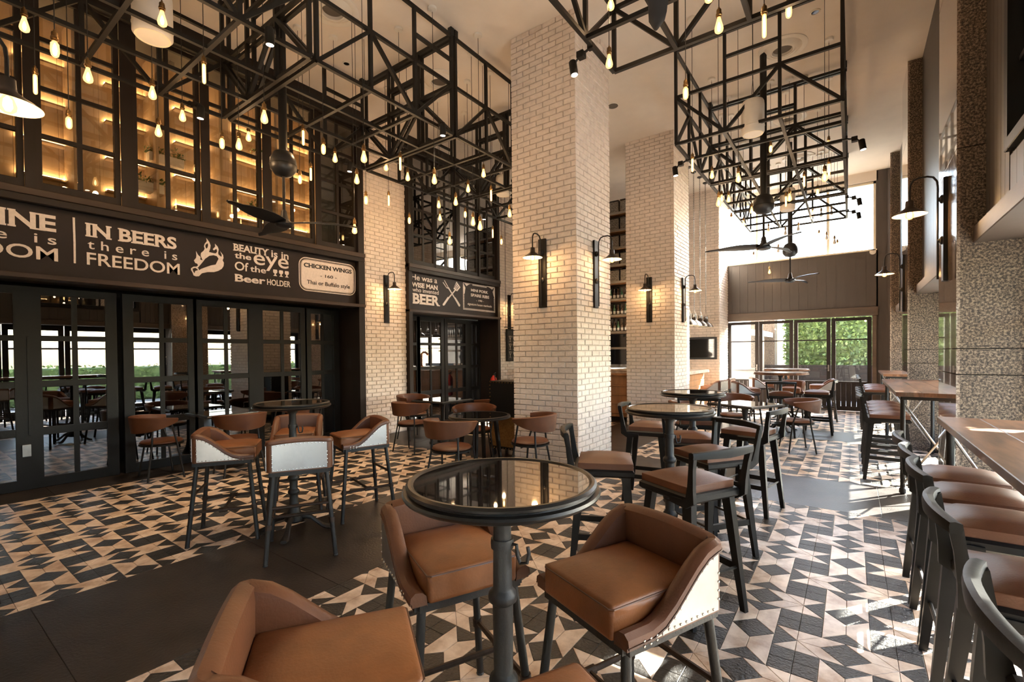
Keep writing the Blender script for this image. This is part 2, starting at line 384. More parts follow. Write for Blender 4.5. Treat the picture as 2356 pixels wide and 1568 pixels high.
def tile_region(x0, x1, y0, y1, fx):
    us = []
    for black, L in ((1, PAT_B), (0, PAT_W)):
        for pi_, poly in enumerate(L):
            for a in range(-16, 17):
                for b in range(-16, 24):
                    for c in (0, 1):
                        P = [fx(i+8*a+4*c, n+8*b+4*c) for i, n in poly]
                        xs = [p[0] for p in P]; ys = [p[1] for p in P]
                        if max(xs) <= x0 or min(xs) >= x1 or max(ys) <= y0 or min(ys) >= y1: continue
                        full = min(xs) >= x0 and max(xs) <= x1 and min(ys) >= y0 and max(ys) <= y1
                        Q = P if full else clip(P, x0, x1, y0, y1)
                        if len(Q) < 3 or abs(parea(Q)) < 2e-4: continue
                        tiles.append((Q, black, (black, pi_, fx is FXL) if full else None))
FXR = lambda i, n: (-.232+U*i, 2.595+U*n)
FXL = lambda i, n: (-5.4935+U*n, .891+U*i)
for y0, y1 in ((YB, 5.3), (6.5, 9.4), (10.5, 14.15)): tile_region(-2.72, 1.2, y0, y1, FXR)
tile_region(-7.05, -4.0, YB, 5.2, FXL); tile_region(-7.05, -4.0, 6.5, 9.4, FXL)
def tile_prism(mb, P, z):
    Q = inset(P, .0011); R = inset(P, .0026); n = len(Q); o = [(x, y, -.006) for x, y in Q]+[(x, y, z-.0012) for x, y in Q]+[(x, y, z) for x, y in R]
    mb.add(o, [tuple(range(2*n, 3*n))]+[(i, (i+1) % n, n+(i+1) % n, n+i) for i in range(n)]+[(n+i, n+(i+1) % n, 2*n+(i+1) % n, 2*n+i) for i in range(n)])
rank = []
for k, (P, bl, key) in enumerate(tiles):
    cx = sum(p[0] for p in P)/len(P); cy = sum(p[1] for p in P)/len(P)
    rank.append((score((cx, cy, 0), abs(parea(P)), (0, 0, 1)), k, cx, cy))
rank.sort(reverse=True); solo = {r[1] for r in rank[:300]}
rest = MB(); cache = {}
for s_, k, cx, cy in rank:
    P, bl, key = tiles[k]; z = random.uniform(-.0009, 0)
    if k in solo:
        me = cache.get(key) if key else None
        if me is None:
            mb = MB(); tile_prism(mb, [(x-cx, y-cy) for x, y in P], 0); me = mb.mesh('tile', M['slate' if bl else 'marble'], fix=True)
            if key: cache[key] = me
        link('tile', me, fl, (cx, cy, z))
    else:
        rest.m = bl; tile_prism(rest, P, z)
tag(rest.ob('tile_field', [M['marble'], M['slate']], fl), kind='stuff')
slab_meshes = {}
def slabs(x0, x1, y0, y1, nx, ny):
    w, h = (x1-x0)/nx, (y1-y0)/ny
    for i in range(nx):
        for j in range(ny):
            key = (round(w, 4), round(h, 4))
            if key not in slab_meshes: slab_meshes[key] = MB().cbox(-w/2+.0015, w/2-.0015, -h/2+.0015, h/2-.0015, -.006, 0, .0015).mesh('slab', M['band'])
            link('slab', slab_meshes[key], fl, (x0+w*(i+.5), y0+h*(j+.5), random.uniform(-.001, 0)))
slabs(-4.0, -2.72, YB, YF, 1, 14)
for y0, y1 in ((5.3, 6.5), (9.4, 10.5)): slabs(-2.72, 1.2, y0, y1, 4, 1)
slabs(-7.05, -4.0, 5.2, 6.5, 3, 1); slabs(-7.05, -4.0, 9.4, YF, 3, 4)
slabs(-8.5, -7.05, YB, YF, 1, 16)
# ------------------------------------------------------------------ ceiling
ce = struct(MB().box(-9, 1.5, YB-.1, YF+.2, ZC, ZC+.2).ob('ceiling', M['plaster']), 'high cream plaster ceiling')
# ------------------------------------------------------------------ brickwork
CH, BL, JT, BD = .0725, .205, .011, .014
brick_mesh = {}
def brick_geo(L):
    c = .004; h = CH-JT
    mb = MB(); vs = []
    for d, i in ((0, 0), (BD-.004, 0), (BD, c)):
        vs += [(i, -d, i), (L-i, -d, i), (L-i, -d, h-i), (i, -d, h-i)]
    return vs, [(8,9,10,11)]+[(k*4+j, k*4+(j+1) % 4, k*4+4+(j+1) % 4, k*4+4+j) for k in (0, 1) for j in range(4)]
def brickwork(parent, faces, z0=0, z1=ZC, top=300):
    """faces: (start point of the face, seen from outside its left end; direction; length)"""
    items = []
    for (px_, py_), ang, length in faces:
        dx, dy = math.cos(ang), math.sin(ang); nrm = (dy, -dx, 0)
        nz = int((z1-z0)/CH)
        for c in range(nz):
            u = 0 if c % 2 == 0 else -BL/2
            while u < length-.01:
                a, b = max(u, 0), min(u+BL, length); 
                L = b-a-(JT if b < length-1e-6 else 0)
                if L > .02: items.append([0, px_+dx*a, py_+dy*a, z0+c*CH+JT, ang, L, nrm])
                u += BL
    for it in items:
        it[0] = score((it[1], it[2], it[3]), it[5]*CH, it[6])
    items.sort(key=lambda t: -t[0]); mb = MB()
    for k, (s_, x, y, z, ang, L, nrm) in enumerate(items):
        if k < top and s_ > 0:
            key = round(L, 3)
            if key not in brick_mesh:
                v, f = brick_geo(key); brick_mesh[key] = MB().add(v, f).mesh('brick', M['brick'])
            b = link('brick', brick_mesh[key], parent, (x, y, z), ang); b.scale = (1, random.uniform(.75, 1.25), 1)
        else:
            v, f = brick_geo(L); ca, sa = math.cos(ang), math.sin(ang); k2 = random.uniform(.75, 1.25)
            mb.add([(x+p[0]*ca-p[1]*k2*sa, y+p[0]*sa+p[1]*k2*ca, z+p[2]) for p in v], f)
    tag(mb.ob('brick_field', M['brick'], parent), kind='stuff')
def column(x0, x1, y0, y1, label):
    c = struct(MB().box(x0+BD, x1-BD, y0+BD, y1-BD, 0, ZC).ob('column', M['mortar']), label)
    brickwork(c, [((x0, y0+BD), 0, x1-x0), ((x1-BD, y0+BD), PI/2, y1-y0-2*BD), ((x1, y1-BD), PI, x1-x0), ((x0+BD, y1-BD), -PI/2, y1-y0-2*BD)])
    return c
column(-3.78, -2.79, 5.214, 6.22, 'nearer white painted brick column rising to the ceiling')
column(-3.77, -2.785, 9.18, 10.19, 'farther white painted brick column before the bar')
column(-3.78, -2.79, -.85, .15, 'white painted brick column beside the camera')
wl = struct(MB().box(-7.4, XW-BD, 5.18, 6.21, 0, ZC).box(-7.4, XW-BD, 9.14, YF, 0, ZC).ob('wall_left', M['mortar']), 'white painted brick of the left wall')
brickwork(wl, [((XW-BD, 5.18), PI/2, 1.03), ((XW-BD, 9.14), PI/2, YF-9.14)])
wb = struct(MB().box(-5.6, -2.84, 13.16+BD, 14.4, 0, ZC).ob('wall_bar', M['mortar']), 'white brick wall with a television')
brickwork(wb, [((-5.6, 13.16+BD), 0, 2.76), ((-2.84, 13.16+BD), PI/2, 1.2)], top=200)
struct(MB().box(-7.4, -5.6, 13.3, 13.5, 0, ZC).ob('wall_far', M['whitewall']), 'plain white wall behind the bar shelves')
# ------------------------------------------------------------------ left wall portals
def planks(parent, xs, rng, z0, z1, m, w=.13, axis='y', sgn=1, d=.016):
    """vertical boards over a backing: axis y = boards across y on a wall at x=xs"""
    a, b = rng; n = max(1, round((b-a)/w)); w = (b-a)/n; me = None
    for k in range(n):
        if me is None:
            me = (MB().cbox(0, sgn*d, -w/2+.002, w/2-.002, 0, z1-z0, .002) if axis == 'y' else MB().cbox(-w/2+.002, w/2-.002, 0, sgn*d, 0, z1-z0, .002)).mesh('plank', m)
        c = a+w*(k+.5)
        link('plank', me, parent, (xs, c, z0) if axis == 'y' else (c, xs, z0))
ROWS = [(3.40, 3.885), (3.935, 4.40), (4.45, 4.93), (4.98, 5.44)]
wn = [0]; dn = [0]; tn = [0]
def pane_box(parent, y0, y1, z0, z1, x, m, key={}):
    k = (round(y1-y0, 3), round(z1-z0, 3), m.name)
    if k not in key: key[k] = MB().box(-.003, .003, -(y1-y0)/2, (y1-y0)/2, -(z1-z0)/2, (z1-z0)/2).mesh('pane', m)
    return link('pane', key[k], parent, (x, (y0+y1)/2, (z0+z1)/2))
def lattice(root, y0, y1, rows, x, gm, fm, stile, mw=.045, lo=.09, hi=.06, depth=.05):
    """two columns of panes in a frame; y0..y1 and rows give the clear glass"""
    z0, z1 = rows[0][0], rows[-1][1]; mid = (y0+y1)/2
    for nm, b in (('stile', (y0-stile, y0, z0-lo, z1+hi)), ('stile', (y1, y1+stile, z0-lo, z1+hi)), ('rail', (y0, y1, z0-lo, z0)), ('rail', (y0, y1, z1, z1+hi))):
        MB().cbox(x-depth, x+.022, b[0], b[1], b[2], b[3], .004).ob(nm, fm, root)
    MB().cbox(x-.02, x+.014, mid-mw/2, mid+mw/2, z0, z1, .004).ob('muntin', fm, root)
    for (a, b), (c, d) in zip(rows, rows[1:]): MB().cbox(x-.02, x+.015, y0, y1, b, c, .004).ob('muntin', fm, root)
    for a, b in rows:
        pane_box(root, y0, mid-mw/2, a, b, x, gm); pane_box(root, mid+mw/2, y1, a, b, x, gm)
def window(y0, y1, x, gm, fm, rows, label, stile=.05):
    wn[0] += 1; r = link('window_%d' % wn[0], None); struct(r, label); lattice(r, y0, y1, rows, x, gm, fm, stile); return r
def door(y0, y1, x, gm, rows, label, stile=.13, handle=False):
    dn[0] += 1; r = link('door_%d' % dn[0], None); struct(r, label); lattice(r, y0, y1, rows, x, gm, M['door'], stile, .05, .12, .09, .05); return r
DROWS = [(.12, .61), (.70, 1.165), (1.24, 1.70), (1.765, 2.235)]
# backing carcass of portal 1 and 2
p1 = struct(MB().box(-7.66, -7.02, 5.06, 5.18, 0, ZC).box(-7.60, -7.13, YB, 5.06, 2.36, 3.30).box(-7.60, -7.03, YB, 5.06, 5.52, ZC).ob('trim_1', M['portal']), 'dark timber portal around the folding doors and upper windows')
MB().cbox(-7.20, -6.99, YB, 5.18, 3.225, 3.30, .006).ob('ledge', M['ledge'], p1)
MB().cbox(-7.06, -7.005, YB, 5.18, 3.15, 3.225, .004).ob('fascia', M['portal'], p1)
MB().cbox(-7.20, -6.99, YB, 5.18, 2.345, 2.40, .006).ob('ledge', M['ledge'], p1)
MB().cbox(-7.06, -7.005, 5.05, 5.18, 2.40, 3.15, .004).ob('sign_cheek', M['portal'], p1)
MB().cbox(-7.06, -7.01, YB, 5.18, 5.50, ZC, .004).ob('header', M['portal'], p1)
p2 = struct(MB().box(-7.66, -7.02, 6.21, 6.30, 0, ZC).box(-7.66, -7.02, 9.05, 9.14, 0, ZC).box(-7.60, -7.13, 6.3, 9.05, 2.36, 3.30).box(-7.60, -7.03, 6.3, 9.05, 5.52, ZC).ob('trim_2', M['portal']), 'dark timber portal beyond the brick pier')
MB().cbox(-7.20, -6.99, 6.21, 9.14, 3.225, 3.30, .006).ob('ledge', M['ledge'], p2)
MB().cbox(-7.06, -7.005, 6.21, 9.14, 3.15, 3.225, .004).ob('fascia', M['portal'], p2)
MB().cbox(-7.20, -6.99, 6.21, 9.14, 2.345, 2.40, .006).ob('ledge', M['ledge'], p2)
MB().cbox(-7.06, -7.01, 6.21, 9.14, 5.50, ZC, .004).ob('header', M['portal'], p2)
WY = [(-.62, .02), (.28, .92), (1.11, 1.73), (1.95, 2.58), (2.75, 3.39), (3.59, 4.23), (4.40, 5.02)]
for k, (a, b) in enumerate(WY):
    window(a, b, -7.10, M['g_up'], M['portal'], ROWS, 'dark-framed upper window, number %s of seven above the first sign' % ('one two three four five six seven'.split()[k]))
for (a, b), (c, d) in zip([(-1.2, -.8)]+WY, WY+[(5.07, 5.3)]):
    e0, e1 = b+.05, c-.05
    if e1-e0 > .03: planks(p1, -7.06, (e0, e1), 3.30, 5.50, M['portal'], .11)
W2 = [(6.40, 6.93), (7.03, 7.57), (7.77, 8.33), (8.47, 9.02)]
for k, (a, b) in enumerate(W2):
    window(a, b, -7.10, M['g_mir'], M['portal'], ROWS, 'mirror-like upper window, number %s above the second sign' % ('one two three four'.split()[k]), .045)
for a, b in ((6.975, 6.985), (7.615, 7.725), (8.375, 8.425)):
    planks(p2, -7.06, (a, b), 3.30, 5.50, M['portal'], .11)
DY = [(-.55, .05), (.32, .93), (1.15, 1.73), (2.01, 2.63), (2.81, 3.45), (3.67, 4.30), (4.49, 4.93)]
for k, (a, b) in enumerate(DY):
    r = door(a, b, -7.62, M['g_door'], DROWS, 'black folding door leaf with eight panes, number %s from the left end' % ('one two three four five six seven'.split()[k]), .11)
    if k == 2:
        MB().cbox(-7.60, -7.585, .975, 1.045, .38, .52, .004).ob('lock_plate', M['steel'], r)
        MB().cbox(-7.60, -7.585, 1.03, 1.05, .62, 1.75, .003).ob('edge_strip', M['door'], r)
D2 = [(6.42, 6.92), (7.03, 7.66), (7.88, 8.50), (8.70, 9.0)]
for k, (a, b) in enumerate(D2):
    door(a, b, -7.62, M['g_door'], DROWS, 'black folding door leaf beyond the brick pier, number %s' % ('one two three four'.split()[k]), .1)
# dark unlit rooms behind the lower doors, lit oak joinery behind the first row of upper windows
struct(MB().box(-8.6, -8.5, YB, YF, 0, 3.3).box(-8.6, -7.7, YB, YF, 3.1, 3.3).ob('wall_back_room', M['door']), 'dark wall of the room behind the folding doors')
oak = struct(MB().box(-8.32, -8.25, YB, 5.1, 3.3, ZC).box(-8.3, -7.2, YB, 5.1, 3.30, 3.33).ob('wall_upper_room', M['paneloak']), 'backlit oak panelling behind the upper windows')
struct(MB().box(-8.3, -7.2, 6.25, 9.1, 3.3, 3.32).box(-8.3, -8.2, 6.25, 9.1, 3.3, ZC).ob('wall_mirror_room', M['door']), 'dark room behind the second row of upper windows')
planks(oak, -8.25, (YB, 5.08), 3.34, 5.75, M['paneloak'], .2)
for (a, b) in WY:
    MB().cbox(-8.23, -7.75, a+(b-a)*.62, a+(b-a)*.62+.03, 3.34, 5.7, .003).ob('partition', M['paneloak'], oak)
    for z in (3.78, 4.22, 4.72, 5.22):
        MB().cbox(-8.23, -8.13, a-.05, a+(b-a)*.62, z-.03, z-.005, .003).ob('shelf', M['paneloak'], oak)
        MB().box(-8.205, -8.185, a-.05, a+(b-a)*.62, z-.004, z+.014).ob('led_strip', M['led'], oak)
for y, z in ((1.28, 3.36), (2.05, 3.80), (2.3, 4.24), (3.65, 3.80), (3.75, 4.74), (.35, 4.74)):
    t = thing('planter_box', '', 'planter', (-7.95, y, z)); t['label'] = {1.28: 'white planter of greenery on the bottom shelf of the third upper window', 2.05: 'white planter low in the fourth upper window', 2.3: 'white planter on the middle shelf of the fourth upper window', 3.65: 'white planter low in the sixth upper window', 3.75: 'white planter high in the sixth upper window', .35: 'white planter in the second upper window by the frame edge'}[y]
    MB().cbox(-.07, .07, 0, .42, 0, .13, .006).ob('trough', M['white'], t)
    mb = MB()
    for k in range(170):
        p = Vector((random.uniform(-.09, .09), random.uniform(-.02, .44), .12+abs(random.gauss(0, .06)))); d = Vector((random.gauss(0, 1), random.gauss(0, 1), random.gauss(.3, 1))).normalized()*.035; e = d.cross(Vector((.3, .5, .8))).normalized()*.012
        mb.add([p-d, p+e, p+d, p-e], [(0, 1, 2, 3)])
    tag(mb.ob('foliage', M['leaf2'], t), kind='stuff')
# ------------------------------------------------------------------ far wall
fw = struct(MB().box(-2.95, .5, YF+.02, YF+.2, 2.36, 3.90).box(-2.95, .5, YF+.02, YF+.2, 5.56, ZC).box(.46, .9, YF+.02, YF+.2, 0, ZC).box(-2.95, -2.9, YF+.02, YF+.2, 3.9, 5.56).ob('wall_end', M['plank']), 'end wall with dark boards between window and doors')
MB().box(-2.9, .47, YF, YF+.02, 5.56, ZC).ob('plaster_strip', M['plaster'], fw)
planks(fw, YF+.02, (-2.92, .47), 2.56, 3.89, M['plank'], .2, 'x', -1)
MB().cbox(-2.94, .5, YF-.03, YF+.18, 2.34, 2.55, .006).ob('lintel', M['lintel'], fw)
MB().cbox(-2.92, .48, YF-.03, YF+.16, 3.89, 3.925, .004).ob('sill', M['enamel'], fw)
wn[0] += 1; fwin = struct(link('window_%d' % wn[0], None), 'wide clear window above the dark boards of the end wall')
XS = [-2.86, -2.10, -.49, .43]
for x in (-2.88, -2.10, -.49, .44): MB().cbox(x-.028, x+.028, YF+.05, YF+.12, 3.92, 5.56, .004).ob('mullion', M['enamel'], fwin)
MB().cbox(-2.88, .46, YF+.05, YF+.12, 5.50, 5.56, .004).ob('head', M['enamel'], fwin)
for a, b in zip((-2.85, -2.07, -.46), (-2.13, -.52, .41)): MB().box(a, b, YF+.08, YF+.088, 3.92, 5.5).ob('pane', M['g_far'], fwin)
fd = [(-2.83, -2.06), (-2.05, -1.25), (-1.23, -.44), (-.42, .38)]
MB().cbox(-2.92, -2.84, YF-.02, YF+.1, 0, 2.34, .004).cbox(.39, .47, YF-.02, YF+.1, 0, 2.34, .004).ob('jamb', M['lintel'], fw)
for k, (a, b) in enumerate(fd):
    dn[0] += 1; r = struct(link('door_%d' % dn[0], None), 'glazed terrace door in the end wall, number %s from the bar side' % ('one two three four'.split()[k]))
    s = .085; y0, y1 = YF+.02, YF+.075
    for bx in ((a, a+s, 0, 2.31), (b-s, b, 0, 2.31)): MB().cbox(bx[0], bx[1], y0, y1, bx[2], bx[3], .004).ob('stile', M['portal'], r)
    for z0, z1 in ((0, .11), (2.235, 2.31), (1.755, 1.785), (.69, .73)): MB().cbox(a+s, b-s, y0+.005, y1-.005, z0, z1, .003).ob('rail', M['portal'], r)
    for z0, z1 in ((.73, 1.755), (1.785, 2.235)): MB().box(a+s, b-s, y0+.025, y0+.031, z0, z1).ob('pane', M['g_far'], r)
    n = 6; w = (b-a-2*s)/n
    for q in range(n): MB().cbox(a+s+w*q+.004, a+s+w*(q+1)-.004, y0+.012, y0+.04, .11, .69, .003).ob('panel_board', M['portal'], r)
    if k in (0, 2): MB().cbox(b-.06, b-.03, y0-.012, y0, .98, 1.14, .004).tube([(b-.045, y0-.01, 1.06), (b-.045, y0-.05, 1.06), (b-.12, y0-.05, 1.06)], .008).ob('handle', M['steel'], r)
# ------------------------------------------------------------------ right wall
PX = .67
def granite_pillar(y0, y1, label):
    r = struct(MB().box(PX+.025, 1.2, y0+.02, y1-.02, 0, ZC).ob('pillar', M['grout']), label)
    zs = [0, 1.30, 1.505, 3.09, 4.69, ZC]
    for a, b in zip(zs, zs[1:]):
        MB().cbox(PX+.022, 1.2, y0, y0+.02, a+.003, b-.003, .002).ob('slab', M['granite'], r)
        MB().cbox(PX+.022, 1.2, y1-.02, y1, a+.003, b-.003, .002).ob('slab', M['granite'], r)
        MB().cbox(PX, PX+.022, y0, y1, a+.003, b-.003, .002).ob('slab', M['granitep'], r)
    return r
granite_pillar(5.096, 6.03, 'nearest granite pillar on the window side')
granite_pillar(9.164, 10.10, 'middle granite pillar on the window side')
granite_pillar(13.15, 14.2, 'last granite pillar beside the end wall')
granite_pillar(-.3, .7, 'granite pillar beside the camera')
rw = struct(MB().box(.85, .95, 10.1, 13.15, 2.46, ZC).box(.85, .95, 6.03, 9.164, 2.46, ZC).box(.85, .95, 1.95, 5.096, 2.46, 2.78).box(.85, .95, 4.38, 5.096, 2.46, ZC).box(.85, .95, 1.95, 5.096, 5.3, ZC).box(.85, .95, YB, 1.95, 2.46, ZC).ob('wall_right', M['plank']), 'brown boarded wall above the window-side doors')
for a, b in ((10.1, 13.15), (6.03, 9.164), (.7, 5.096), (YB, -.3)):
    MB().cbox(.765, 1.2, a, b, 2.33, 2.46, .006).ob('lintel', M['lintel'], rw)
for a, b in ((10.12, 13.13), (6.05, 9.15)): planks(rw, .85, (a, b), 2.47, 5.78, M['plank'], .15, 'y', -1)
planks(rw, .85, (4.42, 5.08), 2.47, 5.78, M['plank'], .11, 'y', -1)
planks(rw, .85, (1.97, 4.40), 2.47, 2.76, M['plank'], .15, 'y', -1)
wn[0] += 1; uw = struct(link('window_%d' % wn[0], None), 'upper window with small panes over the nearest bay on the right')
for b in ((4.30, 4.38, 2.78, 5.3), (1.97, 2.05, 2.78, 5.3)): MB().cbox(.80, .93, b[0], b[1], b[2], b[3], .005).ob('stile', M['door'], uw)
for z0, z1 in ((2.78, 2.86), (5.22, 5.3)): MB().cbox(.80, .93, 2.05, 4.30, z0, z1, .005).ob('rail', M['door'], uw)
for k in range(1, 6): MB().cbox(.85, .9, 2.05+k*.375-.018, 2.05+k*.375+.018, 2.86, 5.22, .003).ob('muntin', M['door'], uw)
for k in range(1, 5): MB().cbox(.852, .898, 2.05, 4.30, 2.86+k*.472-.018, 2.86+k*.472+.018, .003).ob('muntin', M['door'], uw)
for k in range(6):
    for j in range(5): MB().box(.872, .878, 2.05+k*.375+.018, 2.05+(k+1)*.375-.018, 2.86+j*.472+.018, 2.86+(j+1)*.472-.018).ob('pane', M['g_mir'], uw)
for a, b in ((10.1, 13.15), (6.03, 9.164), (.7, 5.096), (YB, -.3)):
    n = 3 if b-a < 3.3 else 4; w = (b-a)/n
    for k in range(n):
        dn[0] += 1; r = struct(link('door_%d' % dn[0], None), 'tall glazed door in the window side, leaf at %.1f metres along' % (a+w*(k+.5)))
        y0, y1 = a+w*k+.01, a+w*(k+1)-.01
        for c, d in ((y0, y0+.1), (y1-.1, y1)): MB().cbox(1.13, 1.19, c, d, 0, 2.33, .004).ob('stile', M['door'], r)
        for c, d in ((0, .2), (2.2, 2.33), (1.72, 1.76)): MB().cbox(1.135, 1.185, y0+.1, y1-.1, c, d, .003).ob('rail', M['door'], r)
        for c, d in ((.2, 1.72), (1.76, 2.2)): MB().box(1.158, 1.164, y0+.1, y1-.1, c, d).ob('pane', M['g_right'], r)
        if k == 0: MB().tube([(1.13, y0+.05, .98), (1.08, y0+.05, .98), (1.08, y0+.05, 1.18), (1.13, y0+.05, 1.18)], .012).ob('handle', M['door'], r)
struct(MB().box(-8.6, 1.3, YB-.15, YB, 0, ZC).ob('wall_back', M['whitewall']), 'plain wall behind the camera')
struct(MB().box(1.2, 1.35, YB, 14.4, 2.33, ZC).ob('wall_outer', M['concrete']), 'outer face of the window side')
struct(MB().box(-8.75, -8.6, YB, 14.4, -.1, ZC).ob('wall_outer_left', M['concrete']), 'outer wall behind the rooms on the left')
# ------------------------------------------------------------------ outside
struct(MB().box(-14, 30, YF+.2, 40, -.2, -.03).box(1.35, 30, -20, YF+.2, -.2, -.03).ob('ground', M['concrete']), 'pale paving of the terrace outside')
def hedge(x0, x1, y0, y1, z0, z1, n, label, nm='hedge'):
    t = thing(nm, label, 'hedge', ((x0+x1)/2, (y0+y1)/2, 0)); cx, cy = (x0+x1)/2, (y0+y1)/2
    MB().cbox(x0+.08-cx, x1-.08-cx, y0+.08-cy, y1-.08-cy, z0, z1-.08, .05).ob('branches', M['leaf2'], t)
    mb = MB()
    for k in range(n):
        f = random.random()
        if x1-x0 > y1-y0: p = Vector((random.uniform(x0, x1), y0+random.gauss(.06, .06), random.uniform(z0, z1)))
        else: p = Vector((x0+random.gauss(.06, .06), random.uniform(y0, y1), random.uniform(z0, z1)))
        p -= Vector((cx, cy, 0)); d = Vector((random.gauss(0, 1), random.gauss(0, 1), random.gauss(0, 1))).normalized()*random.uniform(.05, .09); e = d.cross(Vector((random.random(), random.random(), .7))).normalized()*d.length*.55
        mb.m = k % 3 == 0; mb.add([p-d, p+e, p+d, p-e], [(0, 1, 2, 3)])
    tag(mb.ob('leaves', [M['leaf'], M['leaf2']], t), kind='stuff'); return t
hedge(-1.9, 2.6, 18.2, 18.9, .0, 3.1, 9000, 'tall clipped green hedge beyond the terrace doors')
hedge(5.5, 6.3, -8, 16, .0, 1.25, 5000, 'low green hedge outside the window-side doors')
struct(MB().box(-2.6, 3, 17.2, 17.6, 0, 1.05).ob('wall_terrace', M['portal']), 'low dark planter wall on the terrace')
struct(MB().box(-2.75, -2.05, 17.4, 18.1, 0, 3.6).ob('pillar', M['granite']), 'granite pillar on the terrace')
struct(MB().box(-7.5, -2.8, 18.4, 18.7, 0, 2.6).ob('wall_garden', M['whitewall']), 'white garden wall outside')
t = thing('canopy', 'grey terrace canopy with a sloping underside outside the end doors', 'canopy', (-3.6, 16.2, 2.3))
MB().prism([(-1.3, 0), (1.5, -.35), (1.5, -.2), (-1.3, .28)], -1, 1.4, 'y').ob('roof_panel', M['concrete'], t); MB().cbox(-1.15, -1.05, .8, .9, -2.3, .05, .004).ob('post', M['steel'], t); MB().cbox(1.2, 1.3, .8, .9, -2.3, -.2, .004).ob('post', M['steel'], t)
t = thing('buffet_counter', 'grey panelled outdoor counter seen through the first end door', 'counter', (-2.75, 15.6, 0))
MB().cbox(-.55, .5, -.25, .25, 0, .95, .01).ob('body', M['concrete'], t); MB().cbox(-.6, .55, -.3, .3, .95, 1.0, .006).ob('top', M['steel'], t)
t = thing('blocker', 'unseen added sun awning over the window-side doors', 'blocker', (1.36, 5.0, 2.40))  # unseen panels added to cut the high sun; a gap passes one strip
for a, b in ((-8.2, -2.0), (-1.9, .30), (.50, 3.2), (3.3, 9.2)):
    MB().cbox(0, 1.0, a, b, 0, .06, .006).ob('blocker_panel', M['concrete'], t)
    for y in (a+.2, b-.2): MB().tube([(0, y, .9), (.95, y, .06)], .015, 8).ob('stay', M['steel'], t)
# ------------------------------------------------------------------ painted signs over the portals
LEG = [(2.505,2.676),(2.534,2.702),(2.569,2.707),(2.589,2.727),(2.579,2.748),(2.555,2.755),(2.541,2.786),(2.566,2.823),(2.571,2.857),(2.567,2.912),(2.591,2.866),(2.62,2.843),(2.615,2.809),(2.644,2.802),(2.621,2.866),(2.626,2.9),(2.657,2.933),(2.672,2.964),(2.663,2.996),(2.673,3.032),(2.699,3.07),(2.693,3.114),(2.729,3.065),(2.744,3.022),(2.738,2.976),(2.722,2.928),(2.789,2.922),(2.81,2.925),(2.826,2.957),(2.816,2.989),(2.784,2.961),(2.771,2.976),(2.801,3.015),(2.799,3.055),(2.832,3.021),(2.845,2.983),(2.836,2.935),(2.841,2.913),(2.877,2.885),(2.883,2.914),(2.863,2.963),(2.899,2.917),(2.904,2.877),(2.892,2.841),(2.908,2.808),(2.902,2.761),(2.88,2.723),(2.837,2.688),(2.785,2.664),(2.702,2.653),(2.631,2.626),(2.596,2.583),(2.561,2.576),(2.532,2.586),(2.521,2.623),(2.504,2.654)]
LEG_DARK = [[(2.583,2.692),(2.644,2.78),(2.675,2.829),(2.726,2.877),(2.778,2.894),(2.819,2.887),(2.84,2.856),(2.818,2.806),(2.802,2.769),(2.745,2.75),(2.683,2.718),(2.617,2.681),(2.602,2.662),(2.593,2.683)],[(2.678,3.005),(2.688,3.029),(2.709,3.044),(2.713,3.017),(2.703,2.981),(2.687,2.967)],[(2.522,2.673),(2.554,2.69),(2.588,2.665),(2.553,2.646),(2.543,2.615),(2.528,2.64)]]
FORK = [[(7.266,3.094),(7.28,3.098),(7.389,2.973),(7.371,2.963)],[(7.223,3.044),(7.237,3.05),(7.357,2.939),(7.343,2.931)],[(7.344,2.938),(7.389,2.969),(7.409,2.945),(7.378,2.927)],[(7.374,2.947),(7.406,2.959),(7.607,2.748),(7.577,2.733)],[(7.572,2.749),(7.616,2.759),(7.767,2.605),(7.758,2.567),(7.721,2.568),(7.589,2.72)]]
SPAT = [[(7.655,3.113),(7.78,2.997),(7.673,2.897),(7.557,2.943)],[(7.602,2.931),(7.633,2.918),(7.419,2.723),(7.385,2.735)],[(7.375,2.749),(7.419,2.723),(7.266,2.554),(7.224,2.547),(7.212,2.574)]]
SLOTS = [[(7.649,3.075),(7.661,3.068),(7.593,2.965),(7.581,2.97)],[(7.684,3.042),(7.697,3.035),(7.623,2.95),(7.611,2.954)],[(7.72,3.016),(7.732,3.007),(7.652,2.932),(7.637,2.938)]]
CORN = [[(7.863,3.125),(8.152,3.125),(8.046,3.083),(7.951,3.029),(7.92,2.875),(7.883,2.871)],[(9.019,3.139),(8.707,3.132),(8.834,3.099),(8.919,3.067),(8.982,2.911),(9.021,2.86)]]
CORND = [[(7.877,3.105),(7.914,3.1),(7.989,3.045),(8.063,2.952),(8.006,2.971),(7.941,3.015)],[(8.997,3.123),(8.919,3.067),(8.853,2.96),(8.896,2.971),(8.963,3.045)]]
def flat(name, poly, parent, m, x, d=.003):
    o = MB().prism(poly, x, x+d, 'x').ob(name, m, parent); return o
def ring(name, y0, y1, z0, z1, r, w, parent, m, x):
    def rr(a, b, c, d, rad): return [(cx+rad*math.cos(t), cz+rad*math.sin(t)) for cx, cz, t0 in ((b-rad, d-rad, 0), (a+rad, d-rad, PI/2), (a+rad, c+rad, PI), (b-rad, c+rad, 1.5*PI)) for t in [t0+k*PI/2/6 for k in range(7)]]
    A = rr(y0, y1, z0, z1, r); B = rr(y0+w, y1-w, z0+w, z1-w, max(.004, r-w)); n = len(A)
    vs = [(x+.003, *p) for p in A]+[(x+.003, *p) for p in B]
    return MB().add(vs+[(x, *p) for p in A], [(i, (i+1) % n, n+(i+1) % n, n+i) for i in range(n)]+[(i, (i+1) % n, 2*n+(i+1) % n, 2*n+i) for i in range(n)]).ob(name, m, parent), rr
